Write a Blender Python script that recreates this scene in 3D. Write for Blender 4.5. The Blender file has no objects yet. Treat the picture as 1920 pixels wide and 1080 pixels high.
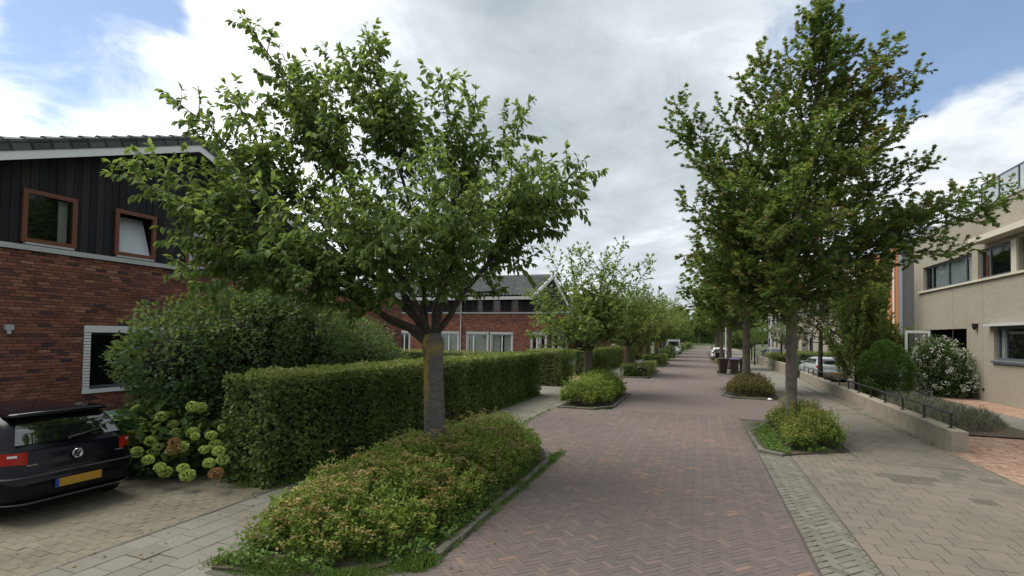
import bpy, math, random
import numpy as np
from mathutils import Vector, Matrix
R = math.radians
random.seed(7)
rng = np.random.default_rng(7)
scene = bpy.context.scene
COL = scene.collection

# ------------------------------------------------------------------ camera, sky, sun
CAM_H = 2.4
YAW, PITCH, ROLL = R(20.1), R(1.5), R(0.9)
cam = bpy.data.cameras.new("camera")
cam.sensor_width = 36.0
cam.lens = 18.0
cam.shift_y = 0.03351
cam.clip_start = 0.05
cam.clip_end = 3000
camo = bpy.data.objects.new("camera", cam)
COL.objects.link(camo)
_fw = Vector((-math.sin(YAW) * math.cos(PITCH), math.cos(YAW) * math.cos(PITCH), math.sin(PITCH)))
_rt = Vector((math.cos(YAW), math.sin(YAW), 0))
_up = _rt.cross(_fw)
RT = _rt * math.cos(ROLL) + _up * math.sin(ROLL)
UP = -_rt * math.sin(ROLL) + _up * math.cos(ROLL)
FW = _fw
mw = Matrix((RT, UP, -FW)).transposed().to_4x4()
mw.translation = Vector((0, 0, CAM_H))
camo.matrix_world = mw
scene.camera = camo

def ray(px, py):
    return FW + RT * ((px - 960) / 960.0) + UP * (-(py - 64.34 - 540) / 960.0)
def atY(px, py, Y):
    d = ray(px, py); return Vector((0, 0, CAM_H)) + d * (Y / d.y)
def atD(px, py, D):          # at depth D along the view axis
    return Vector((0, 0, CAM_H)) + ray(px, py) * D
def proj(p):
    d = Vector(p) - Vector((0, 0, CAM_H)); z = d.dot(FW)
    if z < 0.05: return (-9999, -9999, z)
    return (960 + 960 * d.dot(RT) / z, 540 - 960 * d.dot(UP) / z + 64.34, z)

SUN_DIR = Vector((-0.46, -0.10, 0.86)).normalized()
world = bpy.data.worlds.new("World")
scene.world = world
world.use_nodes = True
nt = world.node_tree
nt.nodes.clear()
N, L = nt.nodes.new, nt.links.new
def wmath(op, a, b=None, clamp=False):
    n = N("ShaderNodeMath"); n.operation = op; n.use_clamp = clamp
    for i, v in enumerate((a, b)):
        if v is None: continue
        if isinstance(v, (int, float)): n.inputs[i].default_value = v
        else: L(v, n.inputs[i])
    return n.outputs[0]
wout = N("ShaderNodeOutputWorld")
tc = N("ShaderNodeTexCoord")
sky = N("ShaderNodeTexSky"); sky.sky_type = 'NISHITA'; sky.sun_disc = False
sky.sun_elevation = math.asin(SUN_DIR.z); sky.sun_rotation = math.atan2(SUN_DIR.x, SUN_DIR.y)
sky.air_density = 1.0; sky.dust_density = 0.2; sky.ozone_density = 1.6
bg_sky = N("ShaderNodeBackground"); bg_sky.inputs[1].default_value = 0.051
L(sky.outputs[0], bg_sky.inputs[0])
sep = N("ShaderNodeSeparateXYZ"); L(tc.outputs['Generated'], sep.inputs[0])
den = wmath('ADD', wmath('MAXIMUM', sep.outputs[2], 0.0), 0.22)
cmb = N("ShaderNodeCombineXYZ")
L(wmath('DIVIDE', sep.outputs[0], den), cmb.inputs[0]); L(wmath('DIVIDE', sep.outputs[1], den), cmb.inputs[1])
def wnoise(scale, detail, rough, off, dist=0.0):
    mp = N("ShaderNodeMapping"); mp.inputs['Location'].default_value = off
    L(cmb.outputs[0], mp.inputs[0])
    n = N("ShaderNodeTexNoise"); n.inputs['Scale'].default_value = scale; n.inputs['Detail'].default_value = detail
    n.inputs['Roughness'].default_value = rough; n.inputs['Distortion'].default_value = dist
    L(mp.outputs[0], n.inputs['Vector']); return n.outputs[0]
n_big = wnoise(1.1, 7, 0.55, (3.1, 1.7, 0.3), 0.3)
n_med = wnoise(2.9, 8, 0.60, (9.2, 4.4, 1.3), 0.4)
n_wisp = wnoise(3.4, 9, 0.62, (5.0, 8.1, 2.3), 0.6)
wn = N("ShaderNodeTexNoise"); wn.inputs['Scale'].default_value = 3.2; wn.inputs['Detail'].default_value = 6
L(tc.outputs['Generated'], wn.inputs['Vector'])
wsub = N("ShaderNodeVectorMath"); wsub.operation = 'SUBTRACT'; L(wn.outputs['Color'], wsub.inputs[0]); wsub.inputs[1].default_value = (.5, .5, .5)
wsc = N("ShaderNodeVectorMath"); wsc.operation = 'SCALE'; L(wsub.outputs[0], wsc.inputs[0]); wsc.inputs['Scale'].default_value = 0.42
wadd = N("ShaderNodeVectorMath"); wadd.operation = 'ADD'; L(tc.outputs['Generated'], wadd.inputs[0]); L(wsc.outputs[0], wadd.inputs[1])
wnorm = N("ShaderNodeVectorMath"); wnorm.operation = 'NORMALIZE'; L(wadd.outputs[0], wnorm.inputs[0])
warped = wnorm.outputs[0]
def blob(px, py, inner, outer):      # a cloud or gap that stands in one part of the sky (angles in degrees)
    d = ray(px, py).normalized()
    vm = N("ShaderNodeVectorMath"); vm.operation = 'DOT_PRODUCT'
    L(warped, vm.inputs[0]); vm.inputs[1].default_value = d
    mr = N("ShaderNodeMapRange"); mr.interpolation_type = 'SMOOTHSTEP'
    mr.inputs['From Min'].default_value = math.cos(R(outer)); mr.inputs['From Max'].default_value = math.cos(R(inner))
    L(vm.outputs['Value'], mr.inputs['Value']); return mr.outputs[0]
# gaps of blue
gap = wmath('ADD', wmath('MULTIPLY', blob(150, 60, 0, 10), 1.05), wmath('MULTIPLY', blob(560, 320, 0, 11), 0.55))
gap = wmath('ADD', gap, wmath('MULTIPLY', blob(1660, -10, 0, 11), 0.85))
gap = wmath('ADD', gap, wmath('MULTIPLY', blob(1850, 60, 0, 8), 0.45))
cov = wmath('ADD', wmath('MULTIPLY', n_big, 0.9), wmath('MULTIPLY', n_wisp, 0.9))
cov = wmath('SUBTRACT', wmath('ADD', wmath('ADD', cov, wmath('MULTIPLY', blob(360, 230, 4, 24), 0.16)), -0.28), wmath('MULTIPLY', gap, 0.80))
mrc = N("ShaderNodeMapRange"); mrc.interpolation_type = 'SMOOTHSTEP'
mrc.inputs['From Min'].default_value = -0.04; mrc.inputs['From Max'].default_value = 0.38
mrc.inputs['To Min'].default_value = 0.10
L(cov, mrc.inputs['Value'])
# cloud brightness: grey undersides, bright near the veiled sun and toward the horizon
br = wmath('MULTIPLY', wmath('SUBTRACT', n_med, 0.5), 1.05)
br = wmath('ADD', wmath('ADD', br, 0.52), wmath('MULTIPLY', wmath('SUBTRACT', n_big, 0.5), 0.9))
br = wmath('ADD', br, wmath('MULTIPLY', blob(380, 150, 2, 28), 0.50))
br = wmath('SUBTRACT', br, wmath('MULTIPLY', blob(980, 190, 3, 24), 0.20))
br = wmath('SUBTRACT', br, wmath('MULTIPLY', blob(1230, 330, 2, 14), 0.10))
br = wmath('ADD', br, wmath('MULTIPLY', blob(1120, 470, 2, 13), 0.16))
br = wmath('ADD', br, wmath('MULTIPLY', blob(1850, 260, 3, 22), 0.24))
br = wmath('MAXIMUM', br, 0.0)
crgb = N("ShaderNodeValToRGB")
e = crgb.color_ramp.elements
e[0].position = 0.0; e[0].color = (0.25, 0.285, 0.315, 1)
e[1].position = 1.0; e[1].color = (0.86, 0.88, 0.90, 1)
m_ = crgb.color_ramp.elements.new(0.6); m_.color = (0.49, 0.53, 0.565, 1)
L(br, crgb.inputs[0])
bg_cl = N("ShaderNodeBackground"); L(crgb.outputs[0], bg_cl.inputs[0]); bg_cl.inputs[1].default_value = 0.475
mixs = N("ShaderNodeMixShader"); L(mrc.outputs[0], mixs.inputs[0]); L(bg_sky.outputs[0], mixs.inputs[1]); L(bg_cl.outputs[0], mixs.inputs[2])
L(mixs.outputs[0], wout.inputs[0])

sl = bpy.data.lights.new("sun", 'SUN'); sl.energy = 1.5; sl.angle = R(45); sl.color = (1.0, 0.95, 0.87)
so = bpy.data.objects.new("sun", sl); COL.objects.link(so)
so.rotation_euler = SUN_DIR.to_track_quat('Z', 'Y').to_euler(); so.location = (-20, 15, 30)
vs = scene.view_settings
scene.display_settings.display_device = 'sRGB'
vs.view_transform = 'Standard'; vs.look = 'None'; vs.exposure = 1.72; vs.gamma = 1.0; vs.use_curve_mapping = False
scene.render.engine = 'CYCLES'
scene.cycles.max_bounces = 6; scene.cycles.diffuse_bounces = 3; scene.cycles.glossy_bounces = 3
scene.cycles.transmission_bounces = 4; scene.cycles.transparent_max_bounces = 8
scene.cycles.use_denoising = True

# ------------------------------------------------------------------ materials
MATS = {}
def newmat(name):
    m = bpy.data.materials.new(name); m.use_nodes = True
    t = m.node_tree; t.nodes.clear()
    o = t.nodes.new("ShaderNodeOutputMaterial"); b = t.nodes.new("ShaderNodeBsdfPrincipled")
    t.links.new(b.outputs[0], o.inputs[0]); MATS[name] = m
    return m, t, b, o
def ramp(t, stops, fac):
    r = t.nodes.new("ShaderNodeValToRGB"); el = r.color_ramp.elements
    el[0].position, el[0].color = stops[0][0], (*stops[0][1], 1)
    el[1].position, el[1].color = stops[-1][0], (*stops[-1][1], 1)
    for p, c in stops[1:-1]:
        x = el.new(p); x.color = (*c, 1)
    t.links.new(fac, r.inputs[0]); return r.outputs[0]
def noise(t, scale, detail=4, rough=0.55, vec=None, dist=0):
    n = t.nodes.new("ShaderNodeTexNoise"); n.inputs['Scale'].default_value = scale; n.inputs['Detail'].default_value = detail
    n.inputs['Roughness'].default_value = rough; n.inputs['Distortion'].default_value = dist
    if vec is None:
        g = t.nodes.new("ShaderNodeNewGeometry"); vec = g.outputs['Position']
    t.links.new(vec, n.inputs['Vector']); return n.outputs[0]
def scaled(t, s):
    g = t.nodes.new("ShaderNodeNewGeometry"); m = t.nodes.new("ShaderNodeMapping"); m.inputs['Scale'].default_value = s
    t.links.new(g.outputs['Position'], m.inputs[0]); return m.outputs[0]
def mix(t, fac, a, b, mode='MIX'):
    n = t.nodes.new("ShaderNodeMix"); n.data_type = 'RGBA'; n.blend_type = mode
    for sock, v in ((n.inputs[0], fac), (n.inputs[6], a), (n.inputs[7], b)):
        if isinstance(v, (int, float)): sock.default_value = v
        elif isinstance(v, tuple): sock.default_value = (*v, 1)
        else: t.links.new(v, sock)
    return n.outputs[2]
def tmath(t, op, a, b=None, clamp=False):
    n = t.nodes.new("ShaderNodeMath"); n.operation = op; n.use_clamp = clamp
    for i, v in enumerate((a, b)):
        if v is None: continue
        if isinstance(v, (int, float)): n.inputs[i].default_value = v
        else: t.links.new(v, n.inputs[i])
    return n.outputs[0]
def smooth(t, v, a, b):
    n = t.nodes.new("ShaderNodeMapRange"); n.interpolation_type = 'SMOOTHSTEP'
    n.inputs['From Min'].default_value = a; n.inputs['From Max'].default_value = b
    t.links.new(v, n.inputs['Value']); return n.outputs[0]
def bump(t, b, h, strength=0.3, dist=0.02):
    n = t.nodes.new("ShaderNodeBump"); n.inputs['Strength'].default_value = strength; n.inputs['Distance'].default_value = dist
    t.links.new(h, n.inputs['Height']); t.links.new(n.outputs[0], b.inputs['Normal'])
def attr(t, name="tint"):
    a = t.nodes.new("ShaderNodeAttribute"); a.attribute_name = name; return a.outputs['Fac']
def plain(name, c, rough=0.6, metal=0.0, var=0.12, scale=3.0, spec=0.4, bmp=0.0, bscale=60):
    m, t, b, o = newmat(name)
    n = noise(t, scale, 6, 0.6)
    f = tmath(t, 'MULTIPLY', tmath(t, 'SUBTRACT', n, 0.5), 2 * var)
    f = tmath(t, 'ADD', f, 1.0)
    hs = t.nodes.new("ShaderNodeHueSaturation"); hs.inputs['Color'].default_value = (*c, 1); t.links.new(f, hs.inputs['Value'])
    t.links.new(hs.outputs[0], b.inputs['Base Color'])
    b.inputs['Roughness'].default_value = rough; b.inputs['Metallic'].default_value = metal
    b.inputs['Specular IOR Level'].default_value = spec
    if bmp: bump(t, b, noise(t, bscale, 4, 0.6), bmp, 0.01)
    return m
def tinted(name, stops, rough=0.85, stain=None, st_scale=0.6, st_lo=0.45, st_hi=0.75, grain=0.25, gscale=140, bmp=0.25, spec=0.3):
    """stone, brick: colour by each piece's own tint, plus grain and stains"""
    m, t, b, o = newmat(name)
    c = ramp(t, stops, attr(t))
    g = noise(t, gscale, 3, 0.7)
    gv = tmath(t, 'ADD', tmath(t, 'MULTIPLY', tmath(t, 'SUBTRACT', g, 0.5), 2 * grain), 1.0)
    hs = t.nodes.new("ShaderNodeHueSaturation"); t.links.new(c, hs.inputs['Color']); t.links.new(gv, hs.inputs['Value'])
    c = hs.outputs[0]
    if stain:
        s = smooth(t, noise(t, st_scale, 6, 0.62, dist=0.4), st_lo, st_hi)
        c = mix(t, tmath(t, 'MULTIPLY', s, 0.6), c, stain)
        d = smooth(t, noise(t, st_scale * 4.3, 5, 0.7, dist=0.8), .58, .74)
        c = mix(t, tmath(t, 'MULTIPLY', d, 0.28), c, tuple(0.55 * q for q in stops[0][1]))
    t.links.new(c, b.inputs['Base Color'])
    b.inputs['Roughness'].default_value = rough; b.inputs['Specular IOR Level'].default_value = spec
    if bmp: bump(t, b, g, bmp, 0.006)
    return m
def leafmat(name, stops, rough=0.5, trans=0.35, patch=None, pscale=0.5, plo=0.5, phi=0.7, tmix=0.55):
    m, t, b, o = newmat(name)
    c = ramp(t, stops, attr(t))
    if patch:
        s = smooth(t, noise(t, pscale, 3, 0.5), plo, phi)
        c = mix(t, tmath(t, 'MULTIPLY', s, 0.75), c, patch)
    t.links.new(c, b.inputs['Base Color'])
    b.inputs['Roughness'].default_value = rough; b.inputs['Specular IOR Level'].default_value = 0.22
    tr = t.nodes.new("ShaderNodeBsdfTranslucent")
    c2 = mix(t, tmix, c, (0.23, 0.31, 0.045)); t.links.new(c2, tr.inputs[0])
    ms = t.nodes.new("ShaderNodeMixShader"); ms.inputs[0].default_value = trans
    t.links.new(b.outputs[0], ms.inputs[1]); t.links.new(tr.outputs[0], ms.inputs[2]); t.links.new(ms.outputs[0], o.inputs[0])
    return m

leafmat('cherry_leaf', [(0, (0.056, 0.107, 0.031)), (0.5, (0.107, 0.175, 0.052)), (0.85, (0.185, 0.261, 0.072)), (1, (0.295, 0.358, 0.114))], 0.62, 0.50)
leafmat('maple_leaf', [(0, (0.057, 0.145, 0.033)), (0.55, (0.123, 0.221, 0.052)), (0.82, (0.222, 0.215, 0.072)), (0.95, (0.306, 0.187, 0.085)), (1, (0.294, 0.131, 0.078))], 0.62, 0.45,
        patch=(0.185, 0.115, 0.045), pscale=0.55, plo=0.57, phi=0.74, tmix=0.5)
leafmat('far_leaf', [(0, (0.054, 0.106, 0.032)), (0.6, (0.133, 0.202, 0.052)), (1, (0.265, 0.241, 0.094))], 0.62, 0.42)
leafmat('yellow_leaf', [(0, (0.075, 0.121, 0.026)), (0.6, (0.183, 0.169, 0.039)), (1, (0.367, 0.273, 0.065))], 0.62, 0.3)
leafmat('hedge_leaf', [(0, (0.036, 0.066, 0.020)), (0.45, (0.080, 0.130, 0.036)), (0.8, (0.170, 0.225, 0.062)), (1, (0.235, 0.255, 0.085))], 0.62, 0.33,
        patch=(0.10, 0.066, 0.036), pscale=0.7, plo=0.58, phi=0.75)
leafmat('viburnum_leaf', [(0, (0.036, 0.078, 0.036)), (0.6, (0.079, 0.139, 0.056)), (1, (0.217, 0.261, 0.104))], 0.62, 0.33)
leafmat('spiraea_leaf', [(0, (0.070, 0.128, 0.024)), (0.5, (0.160, 0.235, 0.044)), (1, (0.29, 0.34, 0.070))], 0.62, 0.42)
leafmat('spiraea_flower', [(0, (0.14, 0.095, 0.030)), (0.5, (0.20, 0.145, 0.048)), (1, (0.26, 0.21, 0.08))], 0.62, 0.1)
leafmat('rust_leaf', [(0, (0.042, 0.054, 0.017)), (0.45, (0.090, 0.090, 0.026)), (0.75, (0.156, 0.090, 0.042)), (1, (0.204, 0.144, 0.060))], 0.62, 0.25)
leafmat('hydrangea_leaf', [(0, (0.027, 0.063, 0.019)), (1, (0.086, 0.138, 0.032))], 0.62, 0.25)
leafmat('lime_flower', [(0, (0.27, 0.36, 0.07)), (0.8, (0.44, 0.54, 0.15)), (1, (0.54, 0.60, 0.24))], 0.62, 0.25)
leafmat('brown_flower', [(0, (0.200, 0.100, 0.045)), (1, (0.340, 0.190, 0.090))], 0.62, 0.15)
leafmat('white_flower', [(0, (0.600, 0.580, 0.480)), (1, (0.600, 0.600, 0.600))], 0.62, 0.2)
leafmat('lavender_leaf', [(0, (0.070, 0.080, 0.055)), (0.7, (0.130, 0.140, 0.100)), (1, (0.150, 0.120, 0.110))], 0.62, 0.15)
leafmat('thuja_leaf', [(0, (0.026, 0.070, 0.010)), (1, (0.066, 0.138, 0.022))], 0.62, 0.15)
leafmat('dark_leaf', [(0, (0.016, 0.018, 0.014)), (1, (0.050, 0.045, 0.030))], 0.62, 0.15)
leafmat('grass_blade', [(0, (0.050, 0.105, 0.022)), (0.8, (0.105, 0.185, 0.038)), (1, (0.20, 0.21, 0.07))], 0.62, 0.3)

ROAD_STOPS = [(0, (0.090, 0.076, 0.071)), (0.45, (0.122, 0.097, 0.088)), (0.75, (0.146, 0.110, 0.096)), (0.9, (0.178, 0.116, 0.091)), (1, (0.20, 0.125, 0.094))]
tinted('road_brick', ROAD_STOPS, 0.8, (0.155, 0.130, 0.112), 0.5, 0.52, 0.78, 0.45, 120)
tinted('band_brick', [(0, (0.100, 0.094, 0.076)), (0.5, (0.138, 0.130, 0.106)), (1, (0.176, 0.166, 0.136))], 0.85, (0.080, 0.075, 0.058), 0.9, 0.5, 0.8, 0.35, 110)
tinted('pavement_slab', [(0, (0.087, 0.079, 0.064)), (0.3, (0.136, 0.124, 0.100)), (0.6, (0.150, 0.132, 0.107)), (1, (0.171, 0.139, 0.112))], 0.85, (0.087, 0.079, 0.063), 0.9, 0.45, 0.75, 0.5, 90)
tinted('walk_slab', [(0, (0.128, 0.122, 0.100)), (0.5, (0.156, 0.150, 0.125)), (1, (0.188, 0.179, 0.152))], 0.85, (0.116, 0.104, 0.076), 0.7, 0.45, 0.75, 0.4, 110)
tinted('drive_paver', [(0, (0.128, 0.114, 0.083)), (0.5, (0.156, 0.139, 0.102)), (1, (0.180, 0.162, 0.122))], 0.9, (0.096, 0.083, 0.058), 1.3, 0.42, 0.72, 0.5, 60)
tinted('red_paver', [(0, (0.20, 0.12, 0.085)), (0.5, (0.28, 0.175, 0.125)), (1, (0.36, 0.26, 0.19))], 0.85, (0.31, 0.26, 0.20), 0.8, 0.5, 0.75, 0.4, 100)
tinted('wall_brick', [(0, (0.068, 0.042, 0.040)), (0.22, (0.140, 0.058, 0.045)), (0.55, (0.235, 0.088, 0.060)), (0.85, (0.30, 0.120, 0.075)), (1, (0.34, 0.17, 0.11))], 0.85, (0.11, 0.06, 0.05), 1.5, 0.55, 0.8, 0.4, 90)
tinted('kerb_stone', [(0, (0.084, 0.080, 0.067)), (1, (0.132, 0.125, 0.106))], 0.9, (0.056, 0.058, 0.036), 2.0, 0.45, 0.7, 0.4, 70)
tinted('roof_tile', [(0, (0.050, 0.055, 0.056)), (1, (0.095, 0.102, 0.103))], 0.7, (0.10, 0.105, 0.09), 2.0, 0.5, 0.8, 0.25, 60)
tinted('cladding', [(0, (0.010, 0.010, 0.013)), (0.6, (0.018, 0.017, 0.020)), (1, (0.032, 0.027, 0.027))], 0.75, None, bmp=0.2, gscale=30)
tinted('orange_plank', [(0, (0.30, 0.118, 0.040)), (1, (0.38, 0.158, 0.055))], 0.7, None, bmp=0.1, gscale=30)
plain('drive_joint', (0.135, 0.118, 0.085), 0.95, var=0.4, scale=7, bmp=0.4)
plain('road_joint', (0.092, 0.078, 0.068), 0.95, var=0.4, scale=6, bmp=0.4)
plain('joint_sand', (0.072, 0.066, 0.052), 0.95, var=0.5, scale=6, bmp=0.4)
plain('soil', (0.065, 0.050, 0.036), 0.95, var=0.5, scale=8, bmp=0.8, bscale=25)
plain('ground_earth', (0.060, 0.070, 0.032), 0.95, var=0.4, scale=1.5, bmp=0.5)
plain('white_paint', (0.74, 0.75, 0.74), 0.5, var=0.08, scale=4)
plain('grey_trim', (0.44, 0.45, 0.45), 0.55, var=0.14, scale=5)
plain('cream_trim', (0.52, 0.48, 0.38), 0.6, var=0.1, scale=5)
plain('red_wood', (0.15, 0.052, 0.026), 0.5, var=0.3, scale=9)
plain('blue_frame', (0.085, 0.105, 0.125), 0.45, var=0.1)
plain('navy_door', (0.022, 0.026, 0.042), 0.5, var=0.15)
plain('dark_room', (0.012, 0.012, 0.013), 0.9)
plain('blind', (0.50, 0.53, 0.56), 0.85, var=0.06)
plain('curtain', (0.78, 0.80, 0.74), 0.9, var=0.15, scale=6)
plain('black_metal', (0.012, 0.013, 0.015), 0.4, 0.0, var=0.2)
plain('pole_metal', (0.60, 0.61, 0.60), 0.5, 0.2)
plain('car_black', (0.004, 0.004, 0.007), 0.14, 0.0, var=0.05, spec=0.22)
plain('car_silver', (0.45, 0.48, 0.50), 0.25, 0.5, var=0.03)
plain('car_white', (0.62, 0.64, 0.65), 0.3, 0.0, var=0.03)
plain('car_blue', (0.03, 0.045, 0.09), 0.25, 0.2, var=0.03)
plain('car_red', (0.42, 0.03, 0.025), 0.3, 0.0, var=0.03)
plain('trim_plastic', (0.012, 0.012, 0.013), 0.65)
plain('tyre_rubber', (0.014, 0.014, 0.014), 0.85)
plain('rim_alloy', (0.35, 0.36, 0.37), 0.35, 0.8)
plain('chrome', (0.72, 0.73, 0.75), 0.18, 0.9, var=0.02)
plain('lamp_red', (0.32, 0.010, 0.008), 0.15, var=0.1, spec=0.6)
plain('lamp_clear', (0.62, 0.60, 0.60), 0.15, spec=0.6)
plain('plate_yellow', (0.36, 0.20, 0.022), 0.5, var=0.12)
plain('plate_blue', (0.02, 0.05, 0.25), 0.5)
plain('bin_green', (0.022, 0.060, 0.034), 0.5)
plain('bin_brown', (0.038, 0.021, 0.018), 0.55)
plain('bin_lid_blue', (0.09, 0.085, 0.17), 0.5)
plain('asphalt_patch', (0.12, 0.12, 0.12), 0.9)
plain('dark_brick', (0.055, 0.055, 0.056), 0.85, var=0.4, scale=12)
plain('slate_panel', (0.16, 0.19, 0.22), 0.5, var=0.1)
plain('orange_paint', (0.45, 0.15, 0.045), 0.7)
plain('concrete', (0.225, 0.198, 0.153), 0.9, var=0.5, scale=3.2, bmp=0.4, bscale=40)
plain('litter_white', (0.75, 0.75, 0.74), 0.7)
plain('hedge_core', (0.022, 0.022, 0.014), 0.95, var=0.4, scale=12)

def beige_mat():
    m, t, b, o = newmat('beige_brick')
    g = t.nodes.new("ShaderNodeNewGeometry"); s = t.nodes.new("ShaderNodeSeparateXYZ"); t.links.new(g.outputs['Position'], s.inputs[0])
    cx = t.nodes.new("ShaderNodeCombineXYZ")
    t.links.new(tmath(t, 'ADD', s.outputs[0], s.outputs[1]), cx.inputs[0]); t.links.new(s.outputs[2], cx.inputs[1])
    br_ = t.nodes.new("ShaderNodeTexBrick"); t.links.new(cx.outputs[0], br_.inputs['Vector'])
    br_.inputs['Color1'].default_value = (0.285, 0.256, 0.200, 1); br_.inputs['Color2'].default_value = (0.325, 0.296, 0.235, 1)
    br_.inputs['Mortar'].default_value = (0.255, 0.23, 0.182, 1); br_.inputs['Scale'].default_value = 1.0
    br_.inputs['Mortar Size'].default_value = 0.008; br_.inputs['Brick Width'].default_value = 0.22; br_.inputs['Row Height'].default_value = 0.065
    n = smooth(t, noise(t, 0.7, 6, 0.65, vec=scaled(t, (1, 1, 0.45)), dist=0.3), 0.42, 0.8)
    c = mix(t, tmath(t, 'MULTIPLY', n, 0.5), br_.outputs[0], (0.25, 0.215, 0.155))
    t.links.new(c, b.inputs['Base Color']); b.inputs['Roughness'].default_value = 0.9
    bump(t, b, br_.outputs['Fac'], -0.25, 0.01)
beige_mat()
def road_far_mat():
    m, t, b, o = newmat('road_far')
    n1 = noise(t, 9, 4, 0.75, vec=scaled(t, (1, 1.0, 1)))
    n2 = noise(t, 0.7, 5, 0.6)
    v = tmath(t, 'ADD', tmath(t, 'MULTIPLY', n1, 1.1), tmath(t, 'MULTIPLY', n2, 0.5)); v = tmath(t, 'SUBTRACT', v, 0.34, True)
    c = ramp(t, ROAD_STOPS, v)
    s = smooth(t, noise(t, 0.5, 6, 0.62, dist=0.4), 0.52, 0.78)
    c = mix(t, tmath(t, 'MULTIPLY', s, 0.5), c, (0.155, 0.130, 0.112))
    t.links.new(c, b.inputs['Base Color']); b.inputs['Roughness'].default_value = 0.85; b.inputs['Specular IOR Level'].default_value = 0.3
    bump(t, b, n1, 0.3, 0.01)
road_far_mat()
def bark(name, c1, c2, ringed, lichen=None):
    m, t, b, o = newmat(name)
    n = noise(t, 14, 6, 0.65, vec=scaled(t, (1, 1, 3.2 if ringed else 0.35)))
    n2 = noise(t, 3, 4, 0.6)
    c = ramp(t, [(0.3, c1), (0.72, c2)], n)
    c = mix(t, smooth(t, n2, 0.5, 0.8), c, (0.13, 0.11, 0.09))
    if lichen:
        tco = t.nodes.new("ShaderNodeTexCoord"); s = t.nodes.new("ShaderNodeSeparateXYZ"); t.links.new(tco.outputs['Object'], s.inputs[0])
        side = smooth(t, tmath(t, 'ADD', tmath(t, 'MULTIPLY', s.outputs[0], -1), tmath(t, 'MULTIPLY', tmath(t, 'SUBTRACT', n2, 0.5), 0.2)), 0.03, 0.13)
        hi = smooth(t, s.outputs[2], 0.9, 1.6)
        rim = tmath(t, 'MULTIPLY', smooth(t, s.outputs[2], 2.0, 2.12), tmath(t, 'SUBTRACT', 1.0, smooth(t, s.outputs[2], 2.2, 2.32)))
        k = tmath(t, 'MAXIMUM', tmath(t, 'MULTIPLY', side, hi), tmath(t, 'MULTIPLY', rim, 0.6))
        k = tmath(t, 'MULTIPLY', k, smooth(t, noise(t, 8, 4, 0.6), 0.3, 0.55))
        c = mix(t, k, c, lichen)
    t.links.new(c, b.inputs['Base Color']); b.inputs['Roughness'].default_value = 0.9
    bump(t, b, n, 0.9, 0.03)
bark('cherry_bark', (0.060, 0.052, 0.046), (0.165, 0.15, 0.14), True, (0.30, 0.22, 0.04))
bark('maple_bark', (0.060, 0.050, 0.038), (0.185, 0.16, 0.125), False)
bark('twig_bark', (0.030, 0.024, 0.018), (0.07, 0.058, 0.046), True)
bark('dark_bark', (0.02, 0.018, 0.016), (0.05, 0.045, 0.04), False)
def glassmat(name, tint, op):
    m, t, b, o = newmat(name)
    b.inputs['Base Color'].default_value = (*tint, 1); b.inputs['Roughness'].default_value = 0.03
    b.inputs['Specular IOR Level'].default_value = 0.9
    tr = t.nodes.new("ShaderNodeBsdfTransparent"); tr.inputs[0].default_value = (0.92, 0.95, 0.94, 1)
    ms = t.nodes.new("ShaderNodeMixShader"); ms.inputs[0].default_value = op
    t.links.new(tr.outputs[0], ms.inputs[1]); t.links.new(b.outputs[0], ms.inputs[2]); t.links.new(ms.outputs[0], o.inputs[0])
glassmat('glass', (0.01, 0.013, 0.014), 0.26)
MATS['glass'].node_tree.nodes['Principled BSDF'].inputs['IOR'].default_value = 2.0
glassmat('car_glass', (0.004, 0.005, 0.006), 0.93)
MATS['car_glass'].node_tree.nodes['Principled BSDF'].inputs['IOR'].default_value = 1.85

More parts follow.
